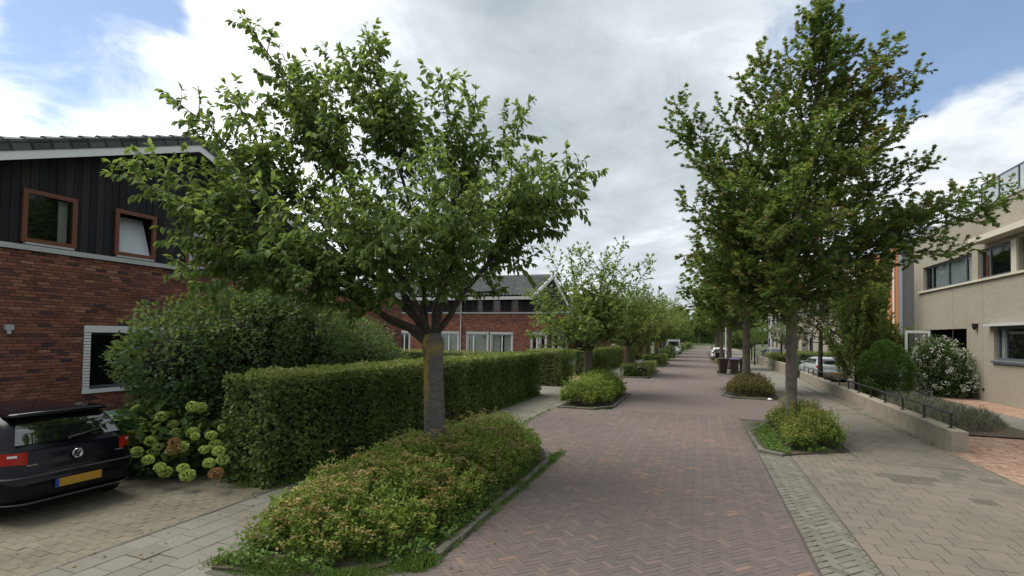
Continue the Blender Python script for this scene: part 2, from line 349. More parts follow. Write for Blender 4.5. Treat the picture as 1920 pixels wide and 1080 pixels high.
# ------------------------------------------------------------------ mesh helpers
class MB:
    def __init__(s): s.v, s.f, s.t, s.m, s.ft = [], [], [], [], []
    def add(s, verts, faces, tint=0.5, mi=0):
        o = len(s.v); s.v += [tuple(p) for p in verts]; s.t += [tint] * len(verts)
        s.f += [tuple(i + o for i in f) for f in faces]; s.m += [mi] * len(faces)
    def box(s, a, b, tint=0.5, mi=0, M=None):
        x0, y0, z0 = a; x1, y1, z1 = b
        v = [(x0, y0, z0), (x1, y0, z0), (x1, y1, z0), (x0, y1, z0), (x0, y0, z1), (x1, y0, z1), (x1, y1, z1), (x0, y1, z1)]
        if M is not None: v = [M(*p) for p in v]
        s.add(v, [(3, 2, 1, 0), (4, 5, 6, 7), (0, 1, 5, 4), (1, 2, 6, 5), (2, 3, 7, 6), (3, 0, 4, 7)], tint, mi)
    def poly(s, pts, z0, z1, tint=0.5, mi=0):
        n = len(pts)
        v = [(x, y, z0) for x, y in pts] + [(x, y, z1) for x, y in pts]
        s.add(v, [tuple(range(n - 1, -1, -1)), tuple(range(n, 2 * n))] + [(i, (i + 1) % n, n + (i + 1) % n, n + i) for i in range(n)], tint, mi)
    def tube(s, pts, rad, sides=6, tint=0.5, mi=0, cap=True):
        pts = [Vector(p) for p in pts]; n = len(pts); rings = []
        ref = Vector((0.31, 0.93, 0.2)).normalized()
        for i, p in enumerate(pts):
            d = (pts[min(i + 1, n - 1)] - pts[max(i - 1, 0)])
            if d.length < 1e-9: d = Vector((0, 0, 1))
            d.normalize()
            u = d.cross(ref)
            if u.length < 0.05: u = d.cross(Vector((1, 0, 0)))
            u.normalize(); w = d.cross(u)
            rings.append([p + (u * math.cos(a) + w * math.sin(a)) * rad[i] for a in [2 * math.pi * k / sides for k in range(sides)]])
        v = [q for r in rings for q in r]
        f = [(i * sides + k, i * sides + (k + 1) % sides, (i + 1) * sides + (k + 1) % sides, (i + 1) * sides + k) for i in range(n - 1) for k in range(sides)]
        if cap: f += [tuple(range(sides - 1, -1, -1)), tuple(range((n - 1) * sides, n * sides))]
        s.add(v, f, tint, mi)
    def ring(s, rings, tint=0.5, mi=0, cap=True, closed=True):
        n = len(rings[0]); v = [q for r in rings for q in r]
        kk = n if closed else n - 1
        f = [(i * n + k, i * n + (k + 1) % n, (i + 1) * n + (k + 1) % n, (i + 1) * n + k) for i in range(len(rings) - 1) for k in range(kk)]
        if cap: f += [tuple(range(n - 1, -1, -1)), tuple(range((len(rings) - 1) * n, len(rings) * n))]
        s.add(v, f, tint, mi)
    def mesh(s, name, mats, smooth=False):
        me = bpy.data.meshes.new(name); me.from_pydata(s.v, [], s.f)
        a = me.attributes.new("tint", 'FLOAT', 'POINT'); a.data.foreach_set("value", np.array(s.t, dtype=np.float32))
        for m in (mats if isinstance(mats, (list, tuple)) else [mats]): me.materials.append(MATS[m])
        if any(s.m): me.polygons.foreach_set("material_index", s.m)
        if smooth: me.polygons.foreach_set("use_smooth", [True] * len(me.polygons))
        me.update(); return me
    def obj(s, name, mats, parent=None, smooth=False):
        return link(name, s.mesh(name, mats, smooth), parent)
def link(name, me, parent=None, loc=None):
    o = bpy.data.objects.new(name, me); COL.objects.link(o)
    if parent is not None: o.parent = parent
    if loc is not None: o.location = loc
    return o
def thing(name, label, cat, loc=(0, 0, 0), rz=0, group=None):
    o = bpy.data.objects.new(name, None); COL.objects.link(o); o.location = loc; o.rotation_euler = (0, 0, rz)
    o.empty_display_size = 0.2
    tag(o, label, cat, group); return o
def tag(o, label, cat, group=None):
    o['label'] = label; o['category'] = cat
    if group: o['group'] = group
    return o
def struct(o): o['kind'] = 'structure'; return o
def stuff(o): o['kind'] = 'stuff'; return o
KIDS = {}
def copy_tree(o, parent=None):
    c = o.copy(); COL.objects.link(c); c.parent = parent
    for ch in o.children: copy_tree(ch, c)
    return c
def dup(root, loc, rz, label, group=None, s=1.0):
    r = copy_tree(root); r.location = loc; r.rotation_euler = (0, 0, rz); r.scale = (s, s, s); r['label'] = label
    if group: r['group'] = group
    return r

def leaves(name, P, D, Nn, S, T, mat, shape='fold', parent=None, width=0.45):
    """P,D,Nn (n,3): base point, axis, normal; S (n) length; T (n) tint -> one mesh of leaf faces"""
    n = len(P)
    D = D / (np.linalg.norm(D, axis=1, keepdims=True) + 1e-9)
    Y = np.cross(Nn, D); Y /= (np.linalg.norm(Y, axis=1, keepdims=True) + 1e-9)
    Z = np.cross(D, Y)
    w = width
    if shape == 'fold':
        tv = np.array([(0, 0, 0), (.5, w * .5, .1), (1, 0, 0), (.5, -w * .5, .1)]); tf = np.array([(0, 2, 1), (0, 3, 2)])
    elif shape == 'quad':
        tv = np.array([(0, -w * .5, 0), (1, -w * .5, 0), (1, w * .5, .05), (0, w * .5, .05)]); tf = np.array([(0, 1, 2), (0, 2, 3)])
    elif shape == 'long':
        tv = np.array([(0, 0, 0), (.3, w * .42, .05), (.3, -w * .42, .05), (.68, w * .44, -.03), (.68, -w * .44, -.03), (.34, 0, -.01), (.7, 0, -.1), (1.0, 0, -.28)])
        tf = np.array([(0, 5, 1), (0, 2, 5), (1, 5, 6), (1, 6, 3), (5, 2, 4), (5, 4, 6), (3, 6, 7), (6, 4, 7)])
    elif shape == 'star':
        pts = [(0, 0, 0)]
        for a, r in ((-115, .5), (-85, .22), (-55, .62), (-28, .26), (0, .68), (28, .26), (55, .62), (85, .22), (115, .5)):
            pts.append((.34 + r * math.cos(R(a)), r * math.sin(R(a)), -.06 if r > .4 else .03))
        tv = np.array(pts); tf = np.array([(0, i, i + 1) for i in range(1, 9)])
    elif shape == 'blade':
        tv = np.array([(0, -w * .5, 0), (0, w * .5, 0), (.6, w * .3, .06), (.6, -w * .3, .06), (1, 0, .2)]); tf = np.array([(0, 3, 2), (0, 2, 1), (3, 4, 2)])
    k, m = len(tv), len(tf)
    V = (P[:, None, :] + S[:, None, None] * (tv[None, :, 0, None] * D[:, None, :] + tv[None, :, 1, None] * Y[:, None, :] + tv[None, :, 2, None] * Z[:, None, :])).reshape(-1, 3)
    F = (tf[None] + (np.arange(n) * k)[:, None, None]).reshape(-1, 3)
    me = bpy.data.meshes.new(name)
    me.vertices.add(n * k); me.vertices.foreach_set("co", V.astype(np.float32).ravel())
    me.loops.add(n * m * 3); me.loops.foreach_set("vertex_index", F.astype(np.int32).ravel())
    me.polygons.add(n * m); me.polygons.foreach_set("loop_start", (np.arange(n * m) * 3).astype(np.int32))
    a = me.attributes.new("tint", 'FLOAT', 'POINT'); a.data.foreach_set("value", np.repeat(np.clip(T, 0, 1), k).astype(np.float32))
    me.materials.append(MATS[mat]); me.update(calc_edges=True)
    return link(name, me, parent) if parent is not False else me
def unit(n): 
    v = rng.normal(size=(n, 3)); return v / np.linalg.norm(v, axis=1, keepdims=True)

def inpoly(x, y, poly):
    x = np.asarray(x); y = np.asarray(y); c = np.zeros(x.shape, bool); n = len(poly)
    for i in range(n):
        x0, y0 = poly[i]; x1, y1 = poly[(i + 1) % n]
        k = ((y0 > y) != (y1 > y)) & (x < (x1 - x0) * (y - y0) / (y1 - y0 + 1e-12) + x0); c ^= k
    return c
def edge_dist(x, y, poly):
    d = np.full(np.shape(x), 1e9); n = len(poly)
    for i in range(n):
        a = np.array(poly[i]); b = np.array(poly[(i + 1) % n]); ab = b - a
        t = np.clip(((x - a[0]) * ab[0] + (y - a[1]) * ab[1]) / (ab @ ab), 0, 1)
        d = np.minimum(d, np.hypot(x - a[0] - t * ab[0], y - a[1] - t * ab[1]))
    return d

# ------------------------------------------------------------------ ground and paving
def sheet(name, poly, z, mat):
    b = MB(); b.add([(x, y, z) for x, y in poly], [tuple(range(len(poly)))]); return struct(b.obj(name, mat))
g = MB(); g.add([(-900, -300, -.09), (900, -300, -.09), (900, 1500, -.09), (-900, 1500, -.09)], [(0, 1, 2, 3)]); struct(g.obj('ground', 'ground_earth'))

PIECE_CACHE = {}
def piece_template(Lx, Wy, ch, depth):
    hx, hy = Lx / 2, Wy / 2; v = []
    for z, i in ((-depth, 0), (-ch, 0), (0, ch * 1.2)):
        v += [(-hx + i, -hy + i, z), (hx - i, -hy + i, z), (hx - i, hy - i, z), (-hx + i, hy - i, z)]
    f = [(a + k, a + (k + 1) % 4, a + 4 + (k + 1) % 4, a + 4 + k) for a in (0, 4) for k in range(4)] + [(8, 9, 10, 11)]
    return v, f
def pave(parent, name, pieces, mat, ztop, ch=0.006, depth=0.05, nind=300, joined='paving_field', uneven=0.003, tilt=0.006):
    """pieces: (x, y, rot, L, W, tint). The largest in the picture become objects of their own, the rest one joined part."""
    def key(p):
        u, v, z = proj((p[0], p[1], ztop))
        if z < 0.5 or u < -60 or u > 1980 or v > 1110: return 1e9
        return z
    order = sorted(pieces, key=key); b = MB()
    for i, pc in enumerate(order):
        x, y, r, l, w, t = pc[:6]
        if len(pc) > 6:
            n = len(pc[6]); b.add([(px_, py_, z_) for z_ in (ztop - depth, ztop) for px_, py_ in pc[6]], [tuple(range(n, 2 * n))] + [(k, (k + 1) % n, n + (k + 1) % n, n + k) for k in range(n)], t); continue
        z = ztop + random.gauss(0, uneven); tx, ty = random.gauss(0, tilt), random.gauss(0, tilt)
        if i < nind and key(order[i]) < 1e8:
            tq = round(t * 11) / 11; ck = (name, mat, round(l, 3), round(w, 3), tq)
            if ck not in PIECE_CACHE:
                q = MB(); vv, ff = piece_template(l, w, ch, depth); q.add(vv, ff, tq); PIECE_CACHE[ck] = q.mesh(name, mat)
            o = link(name, PIECE_CACHE[ck], parent, (x, y, z)); o.rotation_euler = (tx, ty, r)
        else:
            vv, ff = piece_template(l, w, ch, depth); c, s = math.cos(r), math.sin(r)
            b.add([(x + a * c - d * s, y + a * s + d * c, z + h + ty * -a + tx * d) for a, d, h in vv], ff, t)
    if b.v: stuff(b.obj(joined, mat, parent))

def fit(out, ok, poly, tintf, clip):
    """keep the pieces inside a paved area; with clip, cut those that cross its edge (convex areas)"""
    res = []
    for (x, y, r, l, w), k_ in zip(out, ok):
        c, s = math.cos(r), math.sin(r)
        q = [(x + a * c - d * s, y + a * s + d * c) for a, d in ((-l / 2, -w / 2), (l / 2, -w / 2), (l / 2, w / 2), (-l / 2, w / 2))]
        ins = inpoly([p[0] for p in q], [p[1] for p in q], poly)
        if ins.all(): res.append((x, y, r, l, w, tintf(x, y)))
        elif clip and ins.any():
            for i in range(len(poly)):
                a, b_ = poly[i], poly[(i + 1) % len(poly)]; nq = []
                side = lambda p: (b_[0] - a[0]) * (p[1] - a[1]) - (b_[1] - a[1]) * (p[0] - a[0])
                for j in range(len(q)):
                    p0, p1 = q[j], q[(j + 1) % len(q)]; s0, s1 = side(p0), side(p1)
                    if s0 >= 0: nq.append(p0)
                    if (s0 >= 0) != (s1 >= 0): t = s0 / (s0 - s1); nq.append((p0[0] + (p1[0] - p0[0]) * t, p0[1] + (p1[1] - p0[1]) * t))
                q = nq
                if len(q) < 3: break
            if len(q) >= 3: res.append((x, y, r, l, w, tintf(x, y), q))
        elif k_ and not clip: res.append((x, y, r, l, w, tintf(x, y)))
    return res
def herring(poly, Lb, Wb, rot, gap, tintf, ox=0, oy=0, clip=False):
    xs = [p[0] for p in poly]; ys = [p[1] for p in poly]
    cx, cy = (min(xs) + max(xs)) / 2, (min(ys) + max(ys)) / 2
    Rr = math.hypot(max(xs) - min(xs), max(ys) - min(ys)) / 2 + 0.5
    n = round(Lb / Wb); u = Wb; k = int(Rr / u) + 2; c, s = math.cos(rot), math.sin(rot); out = []
    for j in range(-k, k + 1):
        for i in range(-k, k + 1):
            m = (i - j) % (2 * n)
            if m == 0: lx, ly, rr = (i + n / 2) * u, (j + .5) * u, rot
            elif m == 2 * n - 1: lx, ly, rr = (i + .5) * u, (j + n / 2) * u, rot + math.pi / 2
            else: continue
            x, y = cx + ox + lx * c - ly * s, cy + oy + lx * s + ly * c
            out.append((x, y, rr))
    if not out: return []
    A = np.array(out); ok = inpoly(A[:, 0], A[:, 1], poly)
    return fit([(x, y, r, Lb - gap, Wb - gap) for (x, y, r) in out], ok, poly, tintf, clip)
def runbond(poly, Lb, Wb, gap, tintf, along_x=True, off=0.5, clip=False):
    xs = [p[0] for p in poly]; ys = [p[1] for p in poly]; out = []
    if along_x:
        for j in range(int((max(ys) - min(ys)) / Wb) + 1):
            y = min(ys) + (j + .5) * Wb
            for i in range(-1, int((max(xs) - min(xs)) / Lb) + 2):
                a = min(xs) + (i + (off if j % 2 else 0)) * Lb; c = min(a + Lb, max(xs)); a = max(a, min(xs))
                if c - a > .05: out.append(((a + c) / 2, y, 0, c - a))
    else:
        for i in range(int((max(xs) - min(xs)) / Wb) + 1):
            x = min(xs) + (i + .5) * Wb
            for j in range(-1, int((max(ys) - min(ys)) / Lb) + 2):
                out.append((x, min(ys) + (j + .5 + (off if i % 2 else 0)) * Lb, math.pi / 2, Lb))
    A = np.array(out); ok = inpoly(A[:, 0], A[:, 1], poly)
    return fit([(x, y, r, l - gap, Wb - gap) for (x, y, r, l) in out], ok, poly, tintf, clip)

# road: bricks in herringbone near the camera, then the same surface as a sheet
RX0, RX1 = -2.72, 1.17
ROAD_SPLIT = 17.2
road = sheet('road', [(RX0 - 2.3, 1.0), (RX1, 1.0), (RX1, ROAD_SPLIT), (RX0 - 2.3, ROAD_SPLIT)], -.0035, 'road_joint')
def road_tint(x, y):
    t = random.gauss(.40, .09)
    if random.random() < .05 + .13 * max(0, math.sin(x * 1.7 + y * .6) * math.sin(y * 1.1 - x * .4)): t += .40
    t += .18 * math.sin(x * .9 + y * .35) * math.sin(y * .8)
    return min(1, max(0, t))
ROADPOLY = [(RX0 + .16, 3.4), (RX1 - .07, 3.4), (RX1 - .07, ROAD_SPLIT), (RX0 - 1.75, ROAD_SPLIT), (RX0 - 1.75, 10.75), (RX0 - .35, 10.4), (RX0 + .02, 9.6)]
pave(road, 'brick', herring(ROADPOLY, .21, .07, R(45), .005, road_tint), 'road_brick', 0, .002, .04, 300, 'brick_field', .0010, .006)
far = MB()
far.add([(RX0, ROAD_SPLIT, 0), (RX1, ROAD_SPLIT, 0), (RX1, 95, 0), (RX0, 95, 0)], [(0, 1, 2, 3)])
far.add([(RX0, 95, 0), (RX1, 95, 0), (RX1 + 3, 150, 0), (RX0 + 2, 150, 0)], [(0, 1, 2, 3)])
far.add([(RX0 + 2, 150, 0), (RX1 + 3, 150, 0), (RX1 + 14, 260, 0), (RX0 + 12, 260, 0)], [(0, 1, 2, 3)])
struct(far.obj('road', 'road_far'))
for y0, y1 in ((22.6, 31.2), (39.6, 43.6), (53, 57)):      # bays between the beds
    sheet('parking_bay', [(RX0 - 1.75, y0), (RX0 - .004, y0), (RX0 - .004, y1), (RX0 - 1.75, y1)], .002, 'road_far')
for y0, y1 in ((16.9, 22.6), (28.6, 35.5), (41.5, 53)):
    sheet('parking_bay', [(RX1 + .004, y0), (RX1 + 1.85, y0), (RX1 + 1.85, y1), (RX1 + .004, y1)], .002, 'road_far')
# a flush row of stretcher bricks along the right edge of the road
edge = MB()
pave(road, 'edge_brick', [(RX1 - .032, 3.4 + .21 * i, math.pi / 2, .203, .064, random.gauss(.3, .12)) for i in range(int(13.8 / .21))], 'road_brick', .002, .004, .04, 60, 'edge_brick_row', .001, .004)

# right pavement: band of small grey bricks, then 30 cm slabs
pav = sheet('pavement', [(RX1, 1.0), (5.12, 1.0), (5.9, 36), (9, 150), (RX1, 150)], -.012, 'joint_sand')
def rt(mu=.5, sd=.22): return lambda x, y: min(1, max(0, random.gauss(mu, sd)))
BAND = [(RX1 + .03, 3.4), (1.78, 3.4), (1.78, 12.02), (RX1 + .03, 12.02)]
pave(pav, 'paver', herring(BAND, .21, .105, R(45), .011, rt(.5, .17), clip=True), 'band_brick', .002, .007, .05, 300, 'paver_field', .0018, .008)
SLABS = [(1.80, 3.6), (5.13, 3.6), (5.13, 12.14), (1.80, 12.14)]
SLABS2 = [(3.08, 12.14), (5.13, 12.14), (5.19, 13.9), (5.62, 27), (3.08, 27)]
SLABS3 = [(1.80, 12.14), (3.07, 12.14), (3.07, 12.9)]
def slab_tint(x, y):
    if 3.15 < x < 3.85 and 10.65 < y < 11.3: return random.uniform(0, .08)
    return min(1, max(0, random.gauss(.5, .16) + .10 * math.sin(x * 2.1 + 1) * math.sin(y * .7)))
pave(pav, 'slab', runbond(SLABS, .302, .302, .011, slab_tint, clip=True) + runbond(SLABS2, .302, .302, .011, slab_tint, clip=True) + runbond(SLABS3, .302, .302, .011, slab_tint, clip=True), 'pavement_slab', .002, .007, .05, 300, 'slab_field', .0016, .005)
sheet('pavement', [(3.08, 27), (5.5, 27), (6.2, 45), (9, 150), (4.0, 150), (3.08, 45)], .003, 'walk_slab')
# left footpath and driveway
walk = sheet('footpath', [(-6.10, .5), (-2.5, .5), (-2.72, 4.4), (-4.45, 10.5), (-4.47, 60), (-6.10, 60)], -.012, 'joint_sand')
WALK = [(-6.04, 1.8), (-3.0, 1.8), (-3.2, 4.0), (-4.62, 3.78), (-4.62, 10.6), (-4.50, 10.9), (-4.50, 24), (-6.04, 24)]
pave(walk, 'slab', runbond(WALK, .305, .305, .008, rt(.5, .14), False), 'walk_slab', .002, .005, .05, 260, 'slab_field', .002, .006)
sheet('footpath', [(-6.04, 24), (-4.5, 24), (-4.5, 150), (-6.04, 150)], .003, 'walk_slab')
drive = sheet('driveway', [(-12.5, 1), (-6.10, 1), (-6.10, 7.5), (-12.5, 7.5)], -.009, 'drive_joint')
DRIVE = [(-10.6, 2.2), (-6.1, 2.2), (-6.1, 6.15), (-7.4, 6.3), (-10.6, 7)]
pave(drive, 'paver', runbond(DRIVE, .205, .102, .005, rt(.5, .14), True), 'drive_paver', -.004, .004, .05, 260, 'paver_field', .002, .010)
pave(drive, 'edge_slab', [(-6.07, 2.2 + .5 * i, math.pi / 2, .49, .06, random.random()) for i in range(9)], 'kerb_stone', .006, .006, .06, 20, 'edge_row', .002, .004)
# right driveway in red clinker, garden earth and grey path by the beige house
rdrive = sheet('driveway', [(5.14, 2), (13, 2), (13, 16.6), (5.56, 16.6), (5.14, 13.7)], -.014, 'joint_sand')
RD = [(5.16, 6.2), (9.6, 7.2), (11.8, 16.5), (5.60, 16.5), (5.16, 13.6)]
pave(rdrive, 'brick', herring(RD, .21, .07, R(0), .009, rt(.5, .25), clip=True), 'red_paver', .0, .005, .04, 200, 'brick_field', .003, .012)
sheet('garden_soil', [(5.5, 16.6), (9.0, 16.6), (9.0, 36), (6.1, 36)], .02, 'soil')
sheet('garden_path', [(8.35, 16.6), (9.6, 16.6), (9.6, 24.5), (8.35, 24.5)], .026, 'walk_slab')
patio = sheet('patio', [(9.0, 16.6), (13, 16.6), (13, 40), (9.0, 40)], .0, 'joint_sand')
pave(patio, 'brick', runbond([(9.62, 18.5), (11.0, 18.5), (11.0, 28), (9.62, 28)], .21, .105, .01, rt(.55, .25)), 'red_paver', .03, .005, .03, 120, 'brick_field', .002, .008)
sheet('garden_soil', [(-12.5, 7.5), (-6.10, 7.5), (-6.10, 150), (-12.5, 150)], -.03, 'ground_earth')
sheet('driveway', [(6.0, 36.0), (11.0, 36.0), (11.0, 37.6), (6.0, 37.6)], .03, 'walk_slab')
sheet('driveway', [(-7.6, 20.45), (-6.04, 20.45), (-6.04, 23.9), (-7.6, 23.9)], .0, 'walk_slab')
sheet('driveway', [(-9.5, 26.6), (-6.04, 26.6), (-6.04, 30.6), (-9.5, 30.6)], .0, 'red_paver')

# planting beds with kerbs
def kerb_run(parent, pts, h=.085, w=.10, piece=.5, z0=-.05, wob=.006):
    for (x0, y0), (x1, y1) in zip(pts[:-1], pts[1:]):
        Lr = math.hypot(x1 - x0, y1 - y0); n = max(1, round(Lr / piece)); a = math.atan2(y1 - y0, x1 - x0)
        for i in range(n):
            t = (i + .5) / n; q = MB(); l = Lr / n - .008
            vv, ff = piece_template(l, w, .012, h - z0)
            q.add(vv, ff, random.random())
            o = q.obj('kerb_stone', 'kerb_stone', parent)
            o.location = (x0 + (x1 - x0) * t + random.gauss(0, wob), y0 + (y1 - y0) * t, h + random.gauss(0, .005)); o.rotation_euler = (0, random.gauss(0, .008), a + random.gauss(0, .008))
def bed(poly, kerb, h=.065, front=0):
    b = MB(); b.poly(poly, -.06, .035); o = struct(b.obj('planting_bed', 'soil')); kerb_run(o, kerb[front:] if front else kerb, h)
    if front: kerb_run(o, kerb[:front + 1], .012)
    return o
BED1 = [(-4.58, 3.86), (-3.35, 4.10), (-2.68, 4.96), (-2.76, 9.5), (-3.0, 10.25), (-4.45, 10.75)]
bed(BED1, [(-4.60, 3.81), (-3.32, 4.05), (-2.63, 4.95), (-2.71, 9.52), (-2.97, 10.3), (-4.45, 10.8)], front=2)
BED2 = [(-4.45, 16.9), (-3.3, 16.9), (-2.80, 17.7), (-2.80, 22.0), (-3.3, 22.6), (-4.45, 22.6)]
bed(BED2, [(-4.48, 16.85), (-3.27, 16.85), (-2.75, 17.68), (-2.75, 22.0), (-3.27, 22.65)])
BED3 = [(-4.45, 31.5), (-3.0, 31.5), (-2.85, 32), (-2.85, 39), (-4.45, 39.4)]
bed(BED3, [(-4.48, 31.45), (-2.97, 31.45), (-2.80, 31.98), (-2.80, 39)])
BED4 = [(-4.45, 44), (-3.0, 44), (-2.85, 45), (-2.85, 52), (-4.45, 52.6)]
bed(BED4, [(-4.48, 43.95), (-2.97, 43.95), (-2.80, 44.98), (-2.80, 52)])
BEDR = [(1.27, 14.5), (1.32, 12.2), (1.66, 11.95), (2.98, 12.9), (3.0, 16.5), (1.9, 16.55)]
bed(BEDR, [(1.95, 16.6), (1.22, 14.55), (1.26, 12.15), (1.64, 11.9)])
kr = MB()
BEDR2 = [(.98, 23.6), (1.3, 22.75), (2.75, 22.75), (2.98, 23.2), (2.98, 28.4), (1.6, 28.4)]
b2 = bed(BEDR2, [(1.5, 28.45), (.93, 23.6), (1.28, 22.7), (2.76, 22.7)])
kerb_run(b2, [(3.03, 16.6), (3.03, 23.2)], .02, .1, .6)

# ------------------------------------------------------------------ trees
def bez(a, c, b, n):
    return [a * (1 - t) ** 2 + c * 2 * t * (1 - t) + b * t * t for t in [i / n for i in range(n + 1)]]
def rv(): return Vector(unit(1)[0])
class Tree:
    def __init__(s): s.bark = MB(); s.P, s.D, s.N, s.S, s.T = [], [], [], [], []
    def leaf(s, p, d, nrm, size, t): s.P.append(tuple(p)); s.D.append(tuple(d)); s.N.append(tuple(nrm)); s.S.append(size); s.T.append(t)
    def twig_leaves(s, pts, spacing, size, droop, start=0.1, tintb=0.5, splay=0.8, tsd=0.2, tip=3):
        acc = 0.0; side = 1; total = sum((pts[i + 1] - pts[i]).length for i in range(len(pts) - 1)) + 1e-6; run = 0
        for i in range(len(pts) - 1):
            seg = pts[i + 1] - pts[i]; l = seg.length; d = seg.normalized() if l > 1e-6 else Vector((0, 0, 1))
            x = 0.0
            while x < l:
                if (run + x) / total >= start:
                    p = pts[i] + d * x; sd = d.cross(Vector((0, 0, 1)))
                    if sd.length < .1: sd = rv()
                    sd.normalize(); side = -side
                    ang = random.uniform(0, 6.283); ra = sd * side * abs(math.cos(ang)) + Vector((0, 0, 1)) * .35 * math.sin(ang)
                    ld = d * .55 + ra * splay + Vector((0, 0, -droop * random.uniform(.5, 1.4))) + rv() * .25
                    nn = Vector((0, 0, 1)) + rv() * .55 + sd * side * .25
                    s.leaf(p + rv() * .015, ld, nn, size * random.uniform(.65, 1.2), random.gauss(tintb, tsd))
                x += spacing * random.uniform(.6, 1.4)
            run += l
        for _ in range(tip):
            s.leaf(pts[-1], d + rv() * .5 + Vector((0, 0, -droop * .4)), Vector((0, 0, 1)) + rv() * .5, size * random.uniform(.7, 1.1), random.gauss(tintb + .15, tsd))
    def limb(s, a, b, r0, sag=.12, twig=1.0, spacing=.05, size=.12, droop=.5, rise=.35, step=.16, start=.22, wiggle=.06, sub=True, tintb=.5, splay=.8, sides=6, r1=.006, ctrl=None, tshort=.55):
        Ln = (b - a).length; n = max(4, int(Ln / .4))
        c = ctrl if ctrl is not None else (a + b) * .5 + Vector((0, 0, -sag * Ln))
        pts = bez(a, c, b, n)
        for i in range(1, n): pts[i] = pts[i] + rv() * wiggle * Ln * .15
        s.bark.tube(pts, [r0 + (r1 - r0) * (i / n) ** .8 for i in range(n + 1)], sides)
        s.twig_leaves(pts[int(n * .55):], spacing * 1.1, size, droop, .0, tintb + .05, splay)
        k = start; i_ = 0; az = random.uniform(0, 6.28)
        while k < .97:
            q = k * n; i = min(n - 1, int(q)); p = pts[i].lerp(pts[i + 1], q - i); d = (pts[i + 1] - pts[i]).normalized()
            az += 2.4 + random.uniform(-.4, .4)
            e1 = d.cross(Vector((0, 0, 1)));  e1 = e1.normalized() if e1.length > .05 else Vector((1, 0, 0)); e2 = d.cross(e1)
            out = e1 * math.cos(az) + e2 * math.sin(az)
            tl = twig * (1.05 - tshort * k) * random.uniform(.55, 1.2)
            td = (d * .55 + out * .85 + Vector((0, 0, rise))).normalized()
            e = p + td * tl
            tp = bez(p, (p + e) * .5 + rv() * .08 * tl - Vector((0, 0, .05 * tl)), e, 4)
            s.bark.tube(tp, [max(.004, r0 * .30 * (1 - k * .6)) * (1 - .85 * j / 4) + .002 for j in range(5)], 4, cap=False)
            s.twig_leaves(tp, spacing, size, droop, .22, tintb, splay)
            if sub and tl > .45:
                for m in range(int(tl / .2)):
                    u = random.uniform(.25, .85); ii = min(3, int(u * 4)); pp = tp[ii].lerp(tp[ii + 1], u * 4 - ii)
                    sd = (td * .5 + rv() * .8 + Vector((0, 0, rise * .6))).normalized(); sl_ = tl * random.uniform(.25, .5)
                    sp = [pp, pp + sd * sl_ * .5 + rv() * .02, pp + sd * sl_]
                    s.bark.tube(sp, [.005, .004, .002], 3, cap=False)
                    s.twig_leaves(sp, spacing, size, droop, .15, tintb, splay)
            k += step / Ln * random.uniform(.7, 1.3); i_ += 1
    def build(s, root, leafmat_, shape, width, twigbark, nind=0):
        P, D, Nn, S, T = (np.array(x, float) for x in (s.P, s.D, s.N, s.S, s.T))
        crown = s.bark.obj('crown', twigbark, root)
        if nind:
            loc = np.array(root.location); z = (P + loc - np.array([0, 0, CAM_H])) @ np.array(FW)
            dd = P + loc - np.array([0, 0, CAM_H]); u = 960 + 960 * (dd @ np.array(RT)) / z; v = 604 - 960 * (dd @ np.array(UP)) / z
            sc = S / z * (1 - .5 * np.abs((D / np.linalg.norm(D, axis=1, keepdims=True)) @ np.array(FW))) * ((u > 0) & (u < 1920) & (v > 0))
            pick = np.argsort(-sc)[:nind]; mask = np.zeros(len(P), bool); mask[pick] = True
            vm = []
            for t in np.linspace(.15, .95, 8):
                me = leaves('leaf', np.zeros((1, 3)), np.array([[1., 0, 0]]), np.array([[0, 0, 1.]]), np.array([1.]), np.array([t]), leafmat_, shape, False, width); vm.append(me)
            for i in pick:
                d = Vector(D[i]).normalized(); y = Vector(Nn[i]).cross(d).normalized(); zz = d.cross(y)
                o = link('leaf', vm[int(np.clip(T[i], 0, .99) * 8)], crown)
                m = Matrix((d, y, zz)).transposed().to_4x4() @ Matrix.Scale(float(S[i]), 4); m.translation = Vector(P[i]); o.matrix_local = m
            P, D, Nn, S, T = (x[~mask] for x in (P, D, Nn, S, T))
        f = leaves('foliage', P, D, Nn, S, T, leafmat_, shape, crown, width); f['kind'] = 'stuff'
        return crown
def trunk_mesh(pts, rads, name, mat, root, sides=14, lump=.03):
    b = MB(); rings = []
    for p, r in zip(pts, rads):
        rings.append([(p[0] + math.cos(a) * r * (1 + random.gauss(0, lump)), p[1] + math.sin(a) * r * (1 + random.gauss(0, lump)), p[2]) for a in [2 * math.pi * k / sides for k in range(sides)]])
    b.ring(rings); return b.obj(name, mat, root, smooth=True)

